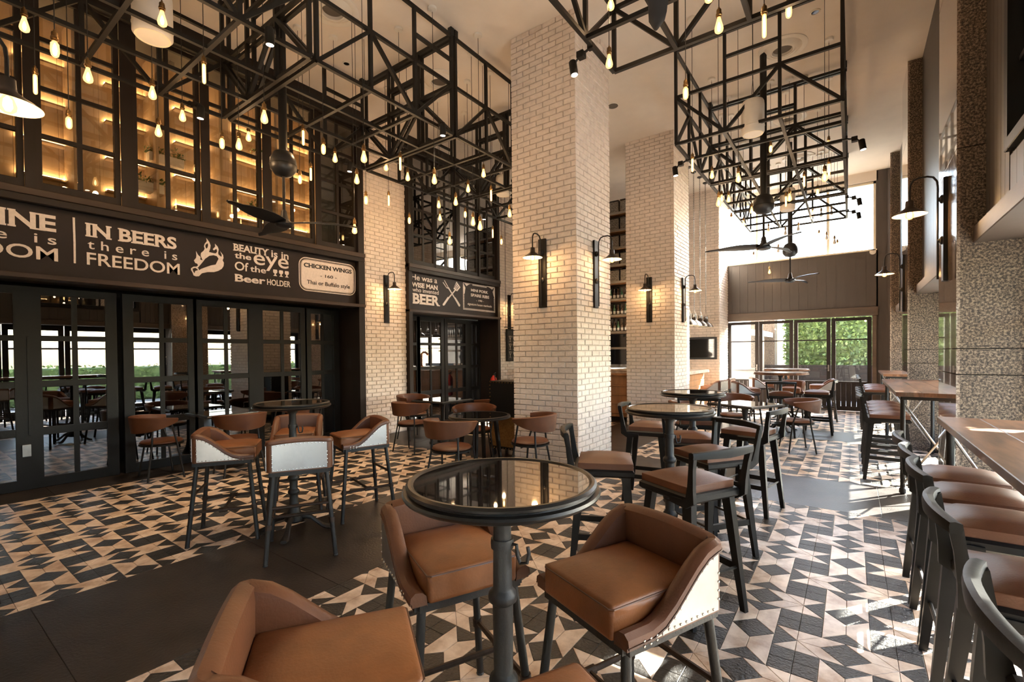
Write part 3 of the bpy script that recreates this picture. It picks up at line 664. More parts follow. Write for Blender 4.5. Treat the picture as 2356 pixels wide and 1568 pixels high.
XS_ = -7.096
PW = M['paint']
s1 = tag(MB().cbox(-7.13, -7.098, YB, 5.05, 2.40, 3.15, .003).ob('wall_sign', M['signboard']), 'long dark sign band with white slogans and a CHICKEN WINGS plaque above the folding doors', 'sign')
SH = .006
for nm, b, y0, y1, z0, z1, bold in (
    ('lettering', 'IN WINE', .10, 1.21, 2.885, 3.065, .03), ('lettering', 't h e r e   i s', .12, 1.21, 2.745, 2.85, .006), ('lettering', 'FREEDOM', .10, 1.22, 2.565, 2.71, .012),
    ('lettering', 'IN BEERS', 1.46, 2.345, 2.895, 3.05, .03), ('lettering', 't h e r e   i s', 1.47, 2.35, 2.755, 2.86, .006), ('lettering', 'FREEDOM', 1.46, 2.375, 2.57, 2.715, .012),
    ('lettering', 'BEAUTY', 3.04, 3.525, 3.005, 3.105, .028), ('lettering', 'is in', 3.57, 3.835, 2.995, 3.10, .016), ('lettering', 'the', 3.05, 3.275, 2.90, 2.985, .02),
    ('lettering', 'eye', 3.31, 3.835, 2.78, 3.0, .006), ('lettering', 'Of', 3.05, 3.235, 2.73, 2.855, .012), ('lettering', 'the', 3.26, 3.485, 2.735, 2.825, .012),
    ('lettering', 'Beer', 3.05, 3.475, 2.57, 2.675, .026), ('lettering', 'HOLDER', 3.50, 3.86, 2.57, 2.66, .016)):
    text(nm, b, s1, PW, y0, y1, z0, z1, XS_, bold, 0, bold > .019)
flat('divider_line', [(1.348, 2.57), (1.366, 2.57), (1.368, 2.8), (1.366, 3.085), (1.346, 3.085), (1.349, 2.8)], s1, PW, XS_)
flat('flaming_drumstick', LEG, s1, PW, XS_)
for q in LEG_DARK: flat('drumstick_shading', q, s1, M['signboard'], XS_+.003, .0015)
for y in (3.625, 3.715, 3.805):
    flat('glass_emblem', [(y-.010, 2.735), (y-.010, 2.755), (y-.027, 2.765), (y-.033, 2.79), (y-.026, 2.815), (y+.026, 2.815), (y+.033, 2.79), (y+.027, 2.765), (y+.010, 2.755), (y+.010, 2.735), (y+.026, 2.725), (y+.026, 2.718), (y-.026, 2.718), (y-.026, 2.725)][::-1], s1, PW, XS_)
ring('plaque_border', 4.0, 5.045, 2.545, 3.085, .13, .014, s1, PW, XS_)
_, rr = ring('plaque_edge', 4.028, 5.018, 2.57, 3.06, .11, .012, s1, PW, XS_)
flat('plaque', rr(4.032, 5.014, 2.574, 3.056, .105), s1, PW, XS_)
for b, y0, y1, z0, z1, bold in (('CHICKEN WINGS', 4.085, 4.965, 2.925, 2.995, .03), ('- 160 -', 4.37, 4.67, 2.795, 2.845, .008), ('Thai or Buffalo style', 4.135, 4.925, 2.64, 2.725, .006)):
    text('lettering', b, s1, M['chalk'], y0, y1, z0, z1, XS_+.003, bold, 0, bold > .019)
s2 = tag(MB().cbox(-7.13, -7.098, 6.30, 9.05, 2.40, 3.15, .003).ob('wall_sign', M['signboard']), 'shorter dark sign board about a WISE MAN and BEER with crossed fork and spatula', 'sign')
for b, y0, y1, z0, z1, bold in (('He was a', 6.345, 7.055, 3.0, 3.115, .008), ('WISE MAN', 6.35, 7.065, 2.86, 2.955, .03), ('who invented', 6.365, 7.095, 2.765, 2.85, .0), ('BEER', 6.375, 7.115, 2.525, 2.735, .035),
    ('MINI PORK', 8.14, 8.76, 2.945, 3.01, .02), ('SPARE RIBS', 8.13, 8.80, 2.83, 2.90, .02), ('- 190 -', 8.32, 8.60, 2.73, 2.775, .006), ('signature house marinade', 8.02, 8.90, 2.61, 2.68, .004)):
    text('lettering', b, s2, PW, y0, y1, z0, z1, XS_, bold, 0, bold > .029)
for q in FORK: flat('fork_emblem', q, s2, PW, XS_)
for q in SPAT: flat('spatula_emblem', q, s2, PW, XS_)
for q in SLOTS: flat('spatula_slot', q, s2, M['signboard'], XS_+.003, .0015)
ring('plaque_border', 7.865, 9.03, 2.51, 3.125, .01, .010, s2, PW, XS_)
db = MB()
for k in range(52):
    y = 7.89+k*.0218; db.box(XS_, XS_+.003, y, y+.012, 2.525, 2.55)
    if 13 < k < 38: db.box(XS_, XS_+.003, y, y+.012, 3.085, 3.112)
for k in range(16): 
    for y in (7.88, 8.985): db.box(XS_, XS_+.003, y, y+.028, 2.56+k*.02, 2.571+k*.02)
tag(db.ob('plaque_dashes', PW, s2), kind='stuff')
for q in CORN: flat('plaque_corner', q, s2, PW, XS_)
for q in CORND: flat('corner_emblem', q, s2, M['signboard'], XS_+.003, .0015)
# ------------------------------------------------------------------ hanging steel cages
ZB, ZT = 4.41, 5.70
RW = .038
def cage_proto(wx, wy, mirror):
    r = thing('light_cage', '', 'light frame', (0, 0, 0), 0, 'black steel frames under the ceiling')
    h = ZT-ZB; hm = h/2; cache = {}
    def bar(nm, a, b, w=RW):
        a, b = Vector(a), Vector(b); L = (b-a).length; key = (round(L, 3), w)
        if key not in cache: cache[key] = MB().box(-w/2, w/2, -w/2, w/2, 0, L).mesh(nm, M['rod'])
        q = (b-a).to_track_quat('Z', 'Y'); o = link(nm, cache[key], r, a); o.rotation_euler = q.to_euler(); return o
    X, Y = wx/2, wy/2
    xs = [-X, -X+wx/3, X-wx/3, X]; ys = [-Y, -Y+wy/3, Y-wy/3, Y]
    for z in (0, hm, h):
        for s in (-1, 1): bar('rail', (-X, s*Y, z), (X, s*Y, z)); bar('rail', (s*X, -Y, z), (s*X, Y, z))
    for k in range(4):
        for s in (-1, 1):
            bar('post', (xs[k], s*Y, 0), (xs[k], s*Y, h))
            if k in (1, 2): bar('post', (s*X, ys[k], 0), (s*X, ys[k], h))
    for k in (1, 2): bar('cross_bar', (-X, ys[k], 0), (X, ys[k], 0)); bar('cross_bar', (xs[k], -Y, 0), (xs[k], Y, 0))
    up = (hm+h)/2
    for s in (-1, 1):
        bar('rail', (xs[1], s*Y, up), (xs[2], s*Y, up)); bar('rail', (s*X, ys[2], up), (s*X, ys[3], up))
        # front and back: mid-left, bottom third, mid two thirds, bottom right
        bar('brace', (xs[0], s*Y, hm), (xs[1], s*Y, 0)); bar('brace', (xs[1], s*Y, 0), (xs[2], s*Y, hm)); bar('brace', (xs[2], s*Y, hm), (xs[3], s*Y, 0))
        bar('brace', (s*X, ys[0], 0), (s*X, ys[1], hm)); bar('brace', (s*X, ys[1], hm), (s*X, ys[2], 0)); bar('brace', (s*X, ys[2], 0), (s*X, ys[3], hm))
    for x in (-X, X):
        for y in (-Y, Y): MB().cbox(x-.03, x+.03, y-.03, y+.03, h, ZC-ZB, .003).ob('hanger', M['rod'], r)
    return r
cg = cage_proto(1.90, 1.93, 0); used = []
LX, RX = -5.225, -1.042
place(cg, used, (LX, -.42, ZB), 0, 'black steel cage frame nearest the camera in the row along the signs')
place(cg, used, (LX, 1.59, ZB), 0, 'black steel cage frame in the sign-side row, holding the first tall white speaker')
place(cg, used, (LX, 3.595, ZB), 0, 'black steel cage frame in the sign-side row, ending level with the brick pier')
place(cg, used, (LX, 5.60, ZB), 0, 'black steel cage frame in the sign-side row in front of the mirrored windows')
place(cg, used, (LX, 7.62, ZB), 0, 'black steel cage frame in the sign-side row, mostly behind the nearer brick column')
place(cg, used, (RX, 3.61, ZB), 0, 'black steel cage frame overhead beside the nearer brick column, above the fan blade')
place(cg, used, (RX, 7.645, ZB), 0, 'black steel cage frame at the front of the row towards the bright end window')
place(cg, used, (RX, 9.65, ZB), 0, 'black steel cage frame in the middle of the row towards the bright end window')
place(cg, used, (RX, 11.66, ZB), 0, 'black steel cage frame at the back of the row before the bright end window')
# ------------------------------------------------------------------ bare-bulb pendants
def bulb_meshes():
    out = {}
    sk = MB().lathe([(.004, 0), (.007, -.004), (.008, -.018), (.017, -.022), (.019, -.030), (.019, -.052), (.023, -.056), (.023, -.070), (.018, -.074), (.018, -.084)], 14)
    out['socket'] = sk.mesh('socket', M['brass'], True)
    for k, prof in (('s', [(.012, -.082), (.014, -.095), (.022, -.125), (.030, -.155), (.033, -.175), (.029, -.192), (.016, -.203), (.002, -.206)]),
                    ('r', [(.012, -.082), (.016, -.092), (.023, -.100), (.0245, -.13), (.0245, -.160), (.020, -.182), (.010, -.192), (.002, -.194)]),
                    ('t', [(.012, -.082), (.014, -.092), (.0150, -.100), (.0150, -.235), (.012, -.246), (.005, -.252), (.001, -.253)])):
        out[k] = MB().lathe(prof, 14).mesh('bulb', M['bulb'], True)
        q = {'s': (.140, .185, .013), 'r': (.115, .175, .013), 't': (.105, .238, .0085)}[k]; out[k+'f'] = MB().lathe([(.002, -q[0]+.02), (q[2]*.7, -q[0]), (q[2], -(q[0]+q[1])/2), (q[2]*.7, -q[1]), (.002, -q[1]-.008)], 10).mesh('filament', M['filament'], True)
        out[k+'0'] = MB().lathe(prof, 14).mesh('bulb', M['unlit'], True)
    out['canopy'] = MB().lathe([(.055, 0), (.055, -.022), (.05, -.028), (.006, -.030), (.004, -.05)], 20).mesh('canopy', M['white'], True)
    return out
BM_ = bulb_meshes()
lampdata = bpy.data.lights.new('bulb_light', 'POINT'); lampdata.energy = BULB_W; lampdata.color = WARM; lampdata.shadow_soft_size = .03
KIND = {'s': 'teardrop', 'r': 'round-ended', 't': 'tubular'}
def pendant(x, y, z, k, label, lit=True, group='bare filament bulbs on cords'):
    t = thing('pendant_bulb', label, 'pendant', (x, y, z), 0, group)
    link('socket', BM_['socket'], t); link('bulb', BM_[k if lit else k+'0'], t)
    if lit: link('filament', BM_[k+'f'], t)
    MB().tube([(0, 0, 0), (0, 0, ZC-z-.02)], .0036, 6).ob('cord', M['cord'], t)
    link('canopy', BM_['canopy'], t, (0, 0, ZC-z))
    if lit: l = link('bulb_light', lampdata, t, (0, 0, -.30))
    return t
PEND = [(-5.46,0.77,4.37,'s'),(-4.49,0.78,3.79,'r'),(-5.04,1.07,3.95,'s'),(-5.82,0.88,4.08,'t'),(-6.01,1.13,3.87,'r'),(-5.36,1.60,4.15,'s'),(-4.41,1.39,4.32,'s'),(-5.91,1.81,4.03,'s'),(-5.96,2.05,4.30,'s'),(-4.62,1.76,4.16,'t'),(-5.41,2.22,3.90,'r'),(-5.34,2.36,3.93,'s'),(-6.25,2.88,4.46,'s'),(-4.50,2.22,3.91,'s'),(-5.16,2.99,4.20,'t'),(-5.86,3.34,3.95,'r'),(-5.92,3.53,4.12,'t'),(-4.77,3.00,3.94,'r'),(-5.66,3.73,4.32,'s'),(-5.13,3.69,3.90,'s'),(-4.25,3.15,3.78,'s'),(-5.15,3.66,3.26,'s'),(-5.76,4.67,4.52,'s'),(-4.83,4.15,4.19,'t'),(-5.31,3.96,3.73,'r'),(-6.05,4.95,4.16,'t'),(-5.32,4.71,4.28,'s'),(-4.21,4.16,3.83,'s'),(-6.14,5.46,3.94,'r'),(-5.65,5.68,4.18,'s'),(-6.07,6.13,4.14,'s'),(-4.90,5.29,3.98,'s'),(-5.14,5.40,3.44,'s'),(-4.90,5.58,4.26,'s'),(-4.41,5.37,4.32,'s'),(-4.47,5.62,4.09,'t'),(-5.58,6.27,4.13,'r'),(-4.40,5.11,3.55,'s'),(-4.07,4.87,3.38,'s'),(-5.83,7.37,4.08,'t'),(-5.75,7.55,3.91,'r'),(-4.37,5.96,3.86,'s'),(-1.79,4.00,4.30,'s'),(-0.85,3.98,4.22,'s'),(-0.53,3.96,4.09,'t'),(-0.44,4.68,4.55,'r'),(-1.25,4.49,4.04,'r'),(-1.67,6.29,4.08,'t'),(-1.79,7.86,4.44,'s'),(-1.21,6.75,3.93,'s'),(-1.05,8.49,4.86,'r'),(-0.30,8.95,5.08,'s'),(-0.61,8.68,4.33,'t'),(-0.27,6.85,3.76,'s'),(-0.26,7.85,4.17,'t'),(-0.50,9.99,4.47,'r'),(-1.46,6.78,3.67,'s'),(-1.92,9.16,4.44,'s'),(-1.69,8.58,4.23,'s'),(-1.54,9.86,4.32,'s'),(-0.89,8.99,4.15,'t'),(-0.80,8.58,4.07,'s'),(-1.78,9.26,4.04,'s'),(-1.81,10.62,4.28,'s'),(-1.76,13.94,3.74,'s'),(-1.78,4.02,4.83,'s'),(-0.98,4.22,4.66,'s'),]

BAYS = [('a', 'the nearest sign-side cage'), ('b', 'the third sign-side cage'), ('c', 'the cage before the mirrored windows'), ('d', 'the last sign-side cage'),
        ('e', 'the cage beside the nearer column'), ('f', 'the front window-side cage'), ('g', 'the middle window-side cage'), ('h', 'the back window-side cage')]
def bay_of(x, y):
    if x < -3.5: return 0 if y < 2.6 else 1 if y < 4.6 else 2 if y < 6.62 else 3
    return 4 if y < 5.2 else 5 if y < 8.65 else 6 if y < 10.65 else 7
UNLIT = [(-.70,12.2,4.66),(-.54,12.1,4.59),(-.36,12.2,4.62),(-1.88,12.3,3.87),(-1.37,12.3,3.97),(-1.21,12.1,4.30),(-.59,12.3,4.17),(-.45,12.3,4.11),(-.31,12.3,4.0),(-.26,12.4,3.93),(-.97,12.2,4.38),(-1.57,12.3,4.48),(-1.65,12.2,4.39)]
ORD = 'first second third fourth fifth sixth seventh eighth ninth tenth eleventh twelfth thirteenth fourteenth fifteenth sixteenth seventeenth eighteenth nineteenth twentieth twenty-first twenty-second'.split()
groups_ = {}
for x, y, z, k in PEND: groups_.setdefault(bay_of(x, y), []).append((x, y, min(z, 4.9), k, True))
for k, (x, y, z) in enumerate(UNLIT): groups_.setdefault(7, []).append((x, y, z, 's', k % 3 == 0))
for b, L in groups_.items():
    L.sort(key=lambda t: proj((t[0], t[1], t[2]))[0])
    for k, (x, y, z, kd, lit) in enumerate(L):
        pendant(x, y, z, kd, '%s %s bulb, %s from the left under %s' % ('lit' if lit else 'unlit', KIND[kd], ORD[k], BAYS[b][1]), lit)
# ------------------------------------------------------------------ ceiling fittings
def vent(x, y, label):
    t = thing('ceiling_diffuser', label, 'vent', (x, y, ZC), 0, 'round ceiling air diffusers')
    MB().lathe([(.31, 0), (.31, -.012), (.285, -.022), (.24, -.012), (.235, 0)], 40).ob('rim', M['white'], t, True)
    MB().lathe([(.235, -.002), (.20, -.035), (.155, -.05), (.15, -.04)], 40, cap=False).ob('cone', M['white'], t, True)
    MB().lathe([(.15, -.01), (.15, -.043), (.13, -.048), (.12, -.01)], 32).ob('core_ring', M['white'], t, True)
    MB().lathe([(.125, -.004), (.125, -.012)], 32).ob('opening', M['vent'], t)
vent(-.80, 7.68, 'large round white air diffuser over the front cage before the end window')
vent(-.97, 10.04, 'round white air diffuser over the middle cage before the end window')
vent(-.97, 12.2, 'round white air diffuser over the back cage before the end window')
vent(-5.21, 3.43, 'large round white air diffuser at the top edge of the photo over the sign-side cages')
vent(-5.24, 5.31, 'round white air diffuser over the cage in front of the mirrored windows')
for x, y, lb in ((-.38, 7.12, 'small black-centred ceiling downlight near the large diffuser by the window side'), (-6.02, 4.18, 'small black-centred ceiling downlight over the sign-side cages')):
    t = thing('downlight', lb, 'light', (x, y, ZC)); MB().lathe([(.06, 0), (.06, -.008), (.045, -.012), (.04, -.004)], 24).ob('rim', M['white'], t, True); MB().lathe([(.04, -.001), (.04, -.006)], 24).ob('reflector', M['screen'], t)
t = thing('ceiling_speaker', 'small flat round grille on the ceiling beside the nearer brick column', 'speaker', (-3.36, 7.65, ZC)); MB().lathe([(.10, 0), (.10, -.012), (.09, -.016)], 28).ob('rim', M['white'], t, True); MB().lathe([(.088, -.012), (.088, -.018)], 28).ob('grille', M['vent'], t)
def speaker(x, y, z, r, h, label):
    t = thing('pendant_speaker', label, 'speaker', (x, y, z), 0, 'white cylindrical hanging speakers')
    MB().lathe([(r*.9, 0), (r, .02), (r, h-.06), (r*.97, h-.02), (r*.9, h), (.02, h+.004)], 36).ob('body', M['white'], t, True)
    MB().lathe([(r*.92, .012), (r*.88, -.004), (r*.6, .006), (.02, .010)], 36).ob('grille', M['enamel'], t, True)
    MB().lathe([(r+.001, .085), (r+.004, .09), (r+.001, .095)], 36, cap=False).ob('seam_ring', M['white'], t, True)
    for s in (-1, 1): MB().tube([(s*.02, 0, h), (s*.008, 0, h+.12), (0, 0, h+.3)], .004, 6).ob('hanging_cable', M['cord'], t)
    MB().tube([(0, 0, h+.29), (0, 0, ZC-z)], .006, 6).ob('cord', M['cord'], t)
speaker(-5.22, 1.57, 4.45, .155, .42, 'tall white cylindrical speaker hanging top left in front of the upper windows')
speaker(-5.22, 6.93, 4.44, .14, .34, 'white cylindrical speaker hanging left of the nearer brick column')
speaker(-1.04, 6.77, 4.31, .135, .42, 'white cylindrical speaker hanging in the front cage before the end window')
speaker(-1.04, 10.79, 4.30, .135, .42, 'white cylindrical speaker hanging beyond the first one, against the end window')
spotdata = bpy.data.lights.new('spot_beam', 'SPOT'); spotdata.energy = 130; spotdata.color = (1, .74, .46); spotdata.spot_size = math.radians(62); spotdata.spot_blend = .6; spotdata.shadow_soft_size = .03
def spot(x, y, z, side, tilt, label):
    t = thing('spotlight', label, 'spotlight', (x, y, z), side, 'black spotlights clipped to the cages')
    MB().tube([(0, 0, .0), (.05, 0, -.02), (.10, 0, -.03)], .012, 8).cbox(-.03, .03, -.025, .025, -.025, .03, .004).ob('clamp', M['rod'], t)
    MB().cbox(.07, .14, -.035, .035, -.07, -.005, .005).ob('gear_box', M['rod'], t)
    MB().tube([(.13, 0, -.04), (.17, 0, -.09)], .010, 8).ob('arm', M['rod'], t)
    hd = MB().lathe([(.03, .07), (.038, .06), (.038, -.065), (.033, -.07)], 20).ob('head', M['rod'], t, True, (.19, 0, -.13), (0, tilt, 0))
    MB().lathe([(.031, -.0705), (.031, -.0725)], 20).ob('lens', M['spotlens'], t, False, (.19, 0, -.13), (0, tilt, 0)); link('spot_beam', spotdata, t, (.19-.08*math.sin(tilt), 0, -.21), (0, tilt, 0))
spot(-2.0, 4.06, 4.40, PI, .15, 'black spotlight on the overhead cage in front of the nearer column face')
spot(-2.0, 7.29, 4.40, PI, .1, 'black spotlight on the front cage, before the farther column')
spot(-.08, 7.9, 4.40, 0, -.15, 'black spotlight on the front cage edge towards the granite pillars')
spot(-.08, 10.9, 4.40, 0, -.15, 'upper of two black spotlights silhouetted against the end window')
spot(-.08, 12.0, 4.40, 0, -.15, 'lower of two black spotlights silhouetted against the end window')
spot(-4.28, 2.2, 4.43, -.6, .1, 'black spotlight beside the left fan pole, lamp facing down')
spot(-4.28, 4.34, 4.43, -.6, .1, 'black spotlight on the sign-side cage right of the fan pole')
spot(-6.17, 2.2, 4.41, .2, .1, 'black spotlight in front of the fourth upper window')
spot(-6.17, 4.15, 4.41, .2, .1, 'black spotlight in front of the last upper window before the pier')
spot(-6.17, 7.26, 4.41, .2, .1, 'black spotlight before the mirrored windows')
def fan(x, y, zh, a0, label, zball):
    t = thing('ceiling_fan', label, 'fan', (x, y, zh), math.radians(a0), 'three-blade ceiling fans')
    MB().tube([(0, 0, zball-zh+.05), (0, 0, ZC-zh)], .045, 16).ob('pole', M['rod'], t, True)
    MB().lathe([(.045, .17), (.10, .14), (.135, .07), (.142, .0), (.135, -.05), (.09, -.105), (.02, -.125)], 28).ob('motor_ball', M['fan'], t, True, (0, 0, zball-zh))
    MB().lathe([(.1435, .008), (.146, .0), (.1435, -.008)], 28, cap=False).ob('ball_seam', M['rod'], t, True, (0, 0, zball-zh))
    MB().tube([(0, 0, .1), (0, 0, zball-zh-.1)], .016, 10).ob('down_rod', M['rod'], t, True)
    MB().lathe([(.018, .16), (.03, .14), (.04, .07), (.06, .04), (.085, .02), (.10, -.005), (.085, -.03), (.04, -.042), (.01, -.044)], 24).ob('hub', M['fan'], t, True)
    rows_t, rows_b = [], []
    for i in range(15):
        s = i/14; r = .05+s*.74; w = (.055+.085*math.sin(PI*min(1, s*1.15+.12))**.8)*(1 if s < .86 else max(.12, math.sqrt(max(0, 1-((s-.86)/.145)**2)))); tw = .16*(1-s)+.10; c0 = -.03*math.sin(PI*s)
        zc = .015*math.sin(PI*s)+.015; top, bot = [], []
        for k in range(7):
            v = (k/6-.5)*2; yy = c0+v*w*.75*math.cos(tw); zz = zc+v*w*.75*math.sin(tw); th = .007*(1-v*v)+.0025
            top.append((r, yy, zz+th)); bot.append((r, yy, zz-th))
        rows_t.append(top+bot[::-1])
    me = None
    for k in range(3):
        if me is None:
            mb = MB().grid(rows_t, True); n = 14; mb.f.append(tuple(range(n))); mb.f.append(tuple(14*n+q for q in range(n))); mb.mi += [0, 0]; me = mb.mesh('blade', M['fan'], True)
        link('blade', me, t, None, k*2*PI/3)
fan(-5.22, 2.78, 3.0, 53, 'dark three-blade fan hanging in front of the first sign', 3.66)
fan(-1.04, 7.66, 3.01, 70, 'nearer three-blade fan hanging before the end window', 3.61)
fan(-1.04, 11.24, 2.96, 72, 'farther three-blade fan hanging before the dark end boards', 3.57)
fan(-.55, 1.50, 3.05, 106, 'near three-blade fan with one broad blade dipping in at the top of the photo', 3.7)
# ------------------------------------------------------------------ wall sconces
def sconce_proto():
    t = thing('wall_sconce', '', 'lamp', (0, 0, 0), 0, 'gooseneck wall sconces')   # wall behind at local x = 0, light hangs over +x
    MB().cbox(0, .03, -.055, .055, 0, .90, .005).ob('back_board', M['blackwood'], t)
    MB().tube([(.06, 0, .02), (.06, 0, .83), (.066, 0, .885), (.09, 0, .925), (.13, 0, .94), (.19, 0, .94), (.225, 0, .925), (.245, 0, .89), (.25, 0, .84), (.25, 0, .745)], .0085, 10).ob('gooseneck', M['iron'], t, True)
    for z in (.36, .72): MB().lathe([(.036, 0), (.036, .012), (.016, .022), (.012, .032)], 20).ob('bracket', M['iron'], t, True, (.03, 0, z), (0, PI/2, 0))
    MB().lathe([(.010, .75), (.030, .745), (.032, .70), (.036, .685), (.075, .655), (.125, .622), (.126, .618)], 32, (.25, 0), False).ob('shade', M['shade'], t, True)
    MB().lathe([(.030, .684), (.073, .652), (.122, .619), (.126, .618)], 32, (.25, 0), False).ob('shade_lining', M['enamel'], t, True)
    MB().lathe([(.014, .69), (.016, .66), (.024, .645), (.033, .618), (.030, .596), (.016, .582), (.002, .578)], 16, (.25, 0)).ob('bulb', M['bulb'], t, True); MB().lathe([(.004, .66), (.015, .645), (.018, .61), (.010, .592), (.002, .59)], 10, (.25, 0)).ob('filament', M['filament'], t, True)
    l = link('sconce_light', sconcedata, t, (.25, 0, .55)); return t
sconcedata = bpy.data.lights.new('sconce_light', 'POINT'); sconcedata.energy = 7; sconcedata.color = (1, .58, .25); sconcedata.shadow_soft_size = .035
sp = sconce_proto(); used = []
place(sp, used, (-3.285, 5.214, 2.10), -PI/2, 'black gooseneck sconce on the pinkish face of the nearer brick column')
place(sp, used, (-2.79, 5.72, 2.10), 0, 'black gooseneck sconce on the bright side face of the nearer brick column')
place(sp, used, (-3.28, 9.18, 2.10), -PI/2, 'black gooseneck sconce on the front face of the farther brick column')
place(sp, used, (-2.785, 9.70, 2.10), 0, 'black gooseneck sconce on the bright side face of the farther brick column')
place(sp, used, (-7.11, 5.72, 2.10), 0, 'black gooseneck sconce on the brick pier between the two signs')
place(sp, used, (.67, 5.56, 2.10), PI, 'black gooseneck sconce on the nearest granite pillar')
place(sp, used, (.67, 9.63, 2.10), PI, 'black gooseneck sconce on the middle granite pillar')
place(sp, used, (-3.28, .15, 2.10), PI/2, 'large-looking gooseneck lamp cut by the upper left edge of the photo')
place(sp, used, (-7.11, 9.62, 2.10), 0, 'gooseneck sconce mostly hidden behind the nearer brick column')
# ------------------------------------------------------------------ furniture
def bucket_stool():
    t = thing('bar_stool', '', 'bar stool', (0, 0, 0), 0, 'leather bucket bar stools with studded metal backs')
    # shell path: front right corner, round the back, front left corner
    hw, bx, fx_, rc = .225, -.215, .225, .04
    path = []
    for k in range(9): path.append((fx_+(bx+rc-fx_)*k/8, -hw, 0, -1))
    for k in range(1, 6): a = -PI/2-k*PI/2/6; path.append((bx+rc+rc*math.cos(a), -hw+rc+rc*math.sin(a), math.cos(a), math.sin(a)))
    for k in range(9): path.append((bx, -hw+rc+(2*hw-2*rc)*k/8, -1, 0))
    for k in range(1, 6): a = PI-k*PI/2/6; path.append((bx+rc+rc*math.cos(a), hw-rc+rc*math.sin(a), math.cos(a), math.sin(a)))
    for k in range(9): path.append((bx+rc+(fx_-bx-rc)*k/8, hw, 0, 1))
    def top(x, y):
        s = max(0, min(1, (.13-x)/.31)); e = s*s*(3-2*s)
        return .700+.185*e+.016*(1-(y/hw)**2)*(1 if x < bx+.02 else 0)
    rows = []
    for x, y, nx, ny in path:
        h = top(x, y); i = .05
        rows.append([(x, y, .655), (x, y, h-.034), (x+nx*.007, y+ny*.007, h-.027), (x+nx*.004, y+ny*.004, h-.010), (x-nx*.012, y-ny*.012, h+.003), (x-nx*.035, y-ny*.035, h), (x-nx*i, y-ny*i, h-.014), (x-nx*(i+.004), y-ny*(i+.004), h-.05), (x-nx*i, y-ny*i, .655)])
    mb = MB().grid(rows, False)
    for r0 in (0, len(rows)-1): mb.f.append(tuple(r0*9+k for k in range(9))); mb.mi.append(0)
    sh = mb.ob('backrest', M['leather2'], t, True)
    # welt along the roll
    MB().tube([(x+nx*.0065, y+ny*.0065, top(x, y)-.033) for x, y, nx, ny in path], .0032, 5).ob('piping', M['seam'], sh)
    cu = rbox('seat_cushion', -.165, .235, -.172, .172, .655, .765, .022, M['leather'], t, 3, .018)
    MB().tube([(-.14, -.1725, .752), (.225, -.1725, .752), (.2355, -.16, .752), (.2355, .16, .752), (.225, .1725, .752), (-.14, .1725, .752)], .0028, 5).ob('seam', M['seam'], cu)
    def panel(nm, i0, i1):
        pts = path[i0:i1]; mbp = MB(); R = []
        for x, y, nx, ny in pts: h = top(x, y)-.034; R.append([(x+nx*.001, y+ny*.001, .664), (x+nx*.005, y+ny*.005, .664), (x+nx*.005, y+ny*.005, h), (x+nx*.001, y+ny*.001, h)])
        mbp.grid(R, True); mbp.f += [(0, 1, 2, 3), tuple(len(mbp.v)-4+k for k in range(4))]; mbp.mi += [0, 0]
        p = mbp.ob(nm, M['zinc'], t); st = MB(); acc = 0; last = None
        def stud(x, y, z, nx, ny):
            b = len(st.v); n = 6; e = Vector((-ny, nx, 0)); c = Vector((x+nx*.005, y+ny*.005, z)); N = Vector((nx, ny, 0)); r = .0052
            for rr, dd in ((r, 0), (r*.75, .003)): 
                for k in range(n): a = 2*PI*k/n; st.v.append(tuple(c+e*math.cos(a)*rr+Vector((0, 0, 1))*math.sin(a)*rr+N*dd))
            st.v.append(tuple(c+N*.0042))
            for k in range(n): st.f.append((b+k, b+(k+1) % n, b+n+(k+1) % n, b+n+k)); st.f.append((b+n+k, b+n+(k+1) % n, b+2*n)); st.mi += [0, 0]
        dist = 0
        for (x, y, nx, ny), (x2, y2, nx2, ny2) in zip(pts, pts[1:]):
            L = math.hypot(x2-x, y2-y); q = 0
            while dist+L-q >= .026:
                q += .026-dist; dist = 0; f = q/L; X, Y = x+(x2-x)*f, y+(y2-y)*f
                if q > L: break
                stud(X, Y, .673, nx, ny); stud(X, Y, top(X, Y)-.043, nx, ny)
            dist += max(0, L-q) if q < L else 0
        for x, y, nx, ny in (pts[0], pts[-1]):
            z = .70
            while z < top(x, y)-.08: stud(x-(.006 if abs(ny) > .5 and x > 0 else 0), y, z, nx, ny); z += .028
        tag(st.ob('studs', M['stud'], p), kind='stuff'); return p
    panel('side_panel', 1, 9); panel('back_panel', 14, 23); panel('side_panel', len(path)-9, len(path)-1)
    fr = MB(); 
    for a, b in (((-.20, -.195), (.20, -.195)), ((.20, -.195), (.20, .195)), ((.20, .195), (-.20, .195)), ((-.20, .195), (-.20, -.195))): fr.bar((*a, .640), (*b, .640), .03, .03)
    fr.ob('seat_frame', M['iron'], t)
    me = {}
    def leg(sx, sy):
        a, b = Vector((sx*.185, sy*.18, .632)), Vector((sx*.245, sy*.235, .012))
        l = MB().tube([a, b], .0165, 10).ob('leg', M['iron'], t, True)
        p = a.lerp(b, .56); q = a.lerp(b, .62); MB().tube([p, q], .022, 10).ob('pipe_joint', M['pipe'], l, True)
        MB().lathe([(.016, 0), (.019, .004), (.014, .014)], 10, (b.x, b.y)).ob('foot', M['cast'], l); return a.lerp(b, .59)
    j = {(sx, sy): leg(sx, sy) for sx in (-1, 1) for sy in (-1, 1)}
    m1 = (j[(-1, -1)]+j[(1, -1)])/2; m2 = (j[(-1, 1)]+j[(1, 1)])/2
    for sy, m in ((-1, m1), (1, m2)):
        s = MB().tube([j[(-1, sy)], j[(1, sy)]], .0125, 8).ob('stretcher', M['pipe'], t, True); d = (j[(1, sy)]-m).normalized()
        MB().tube([m-d*.03, m+d*.03], .019, 8).ob('pipe_joint', M['pipe'], s, True)
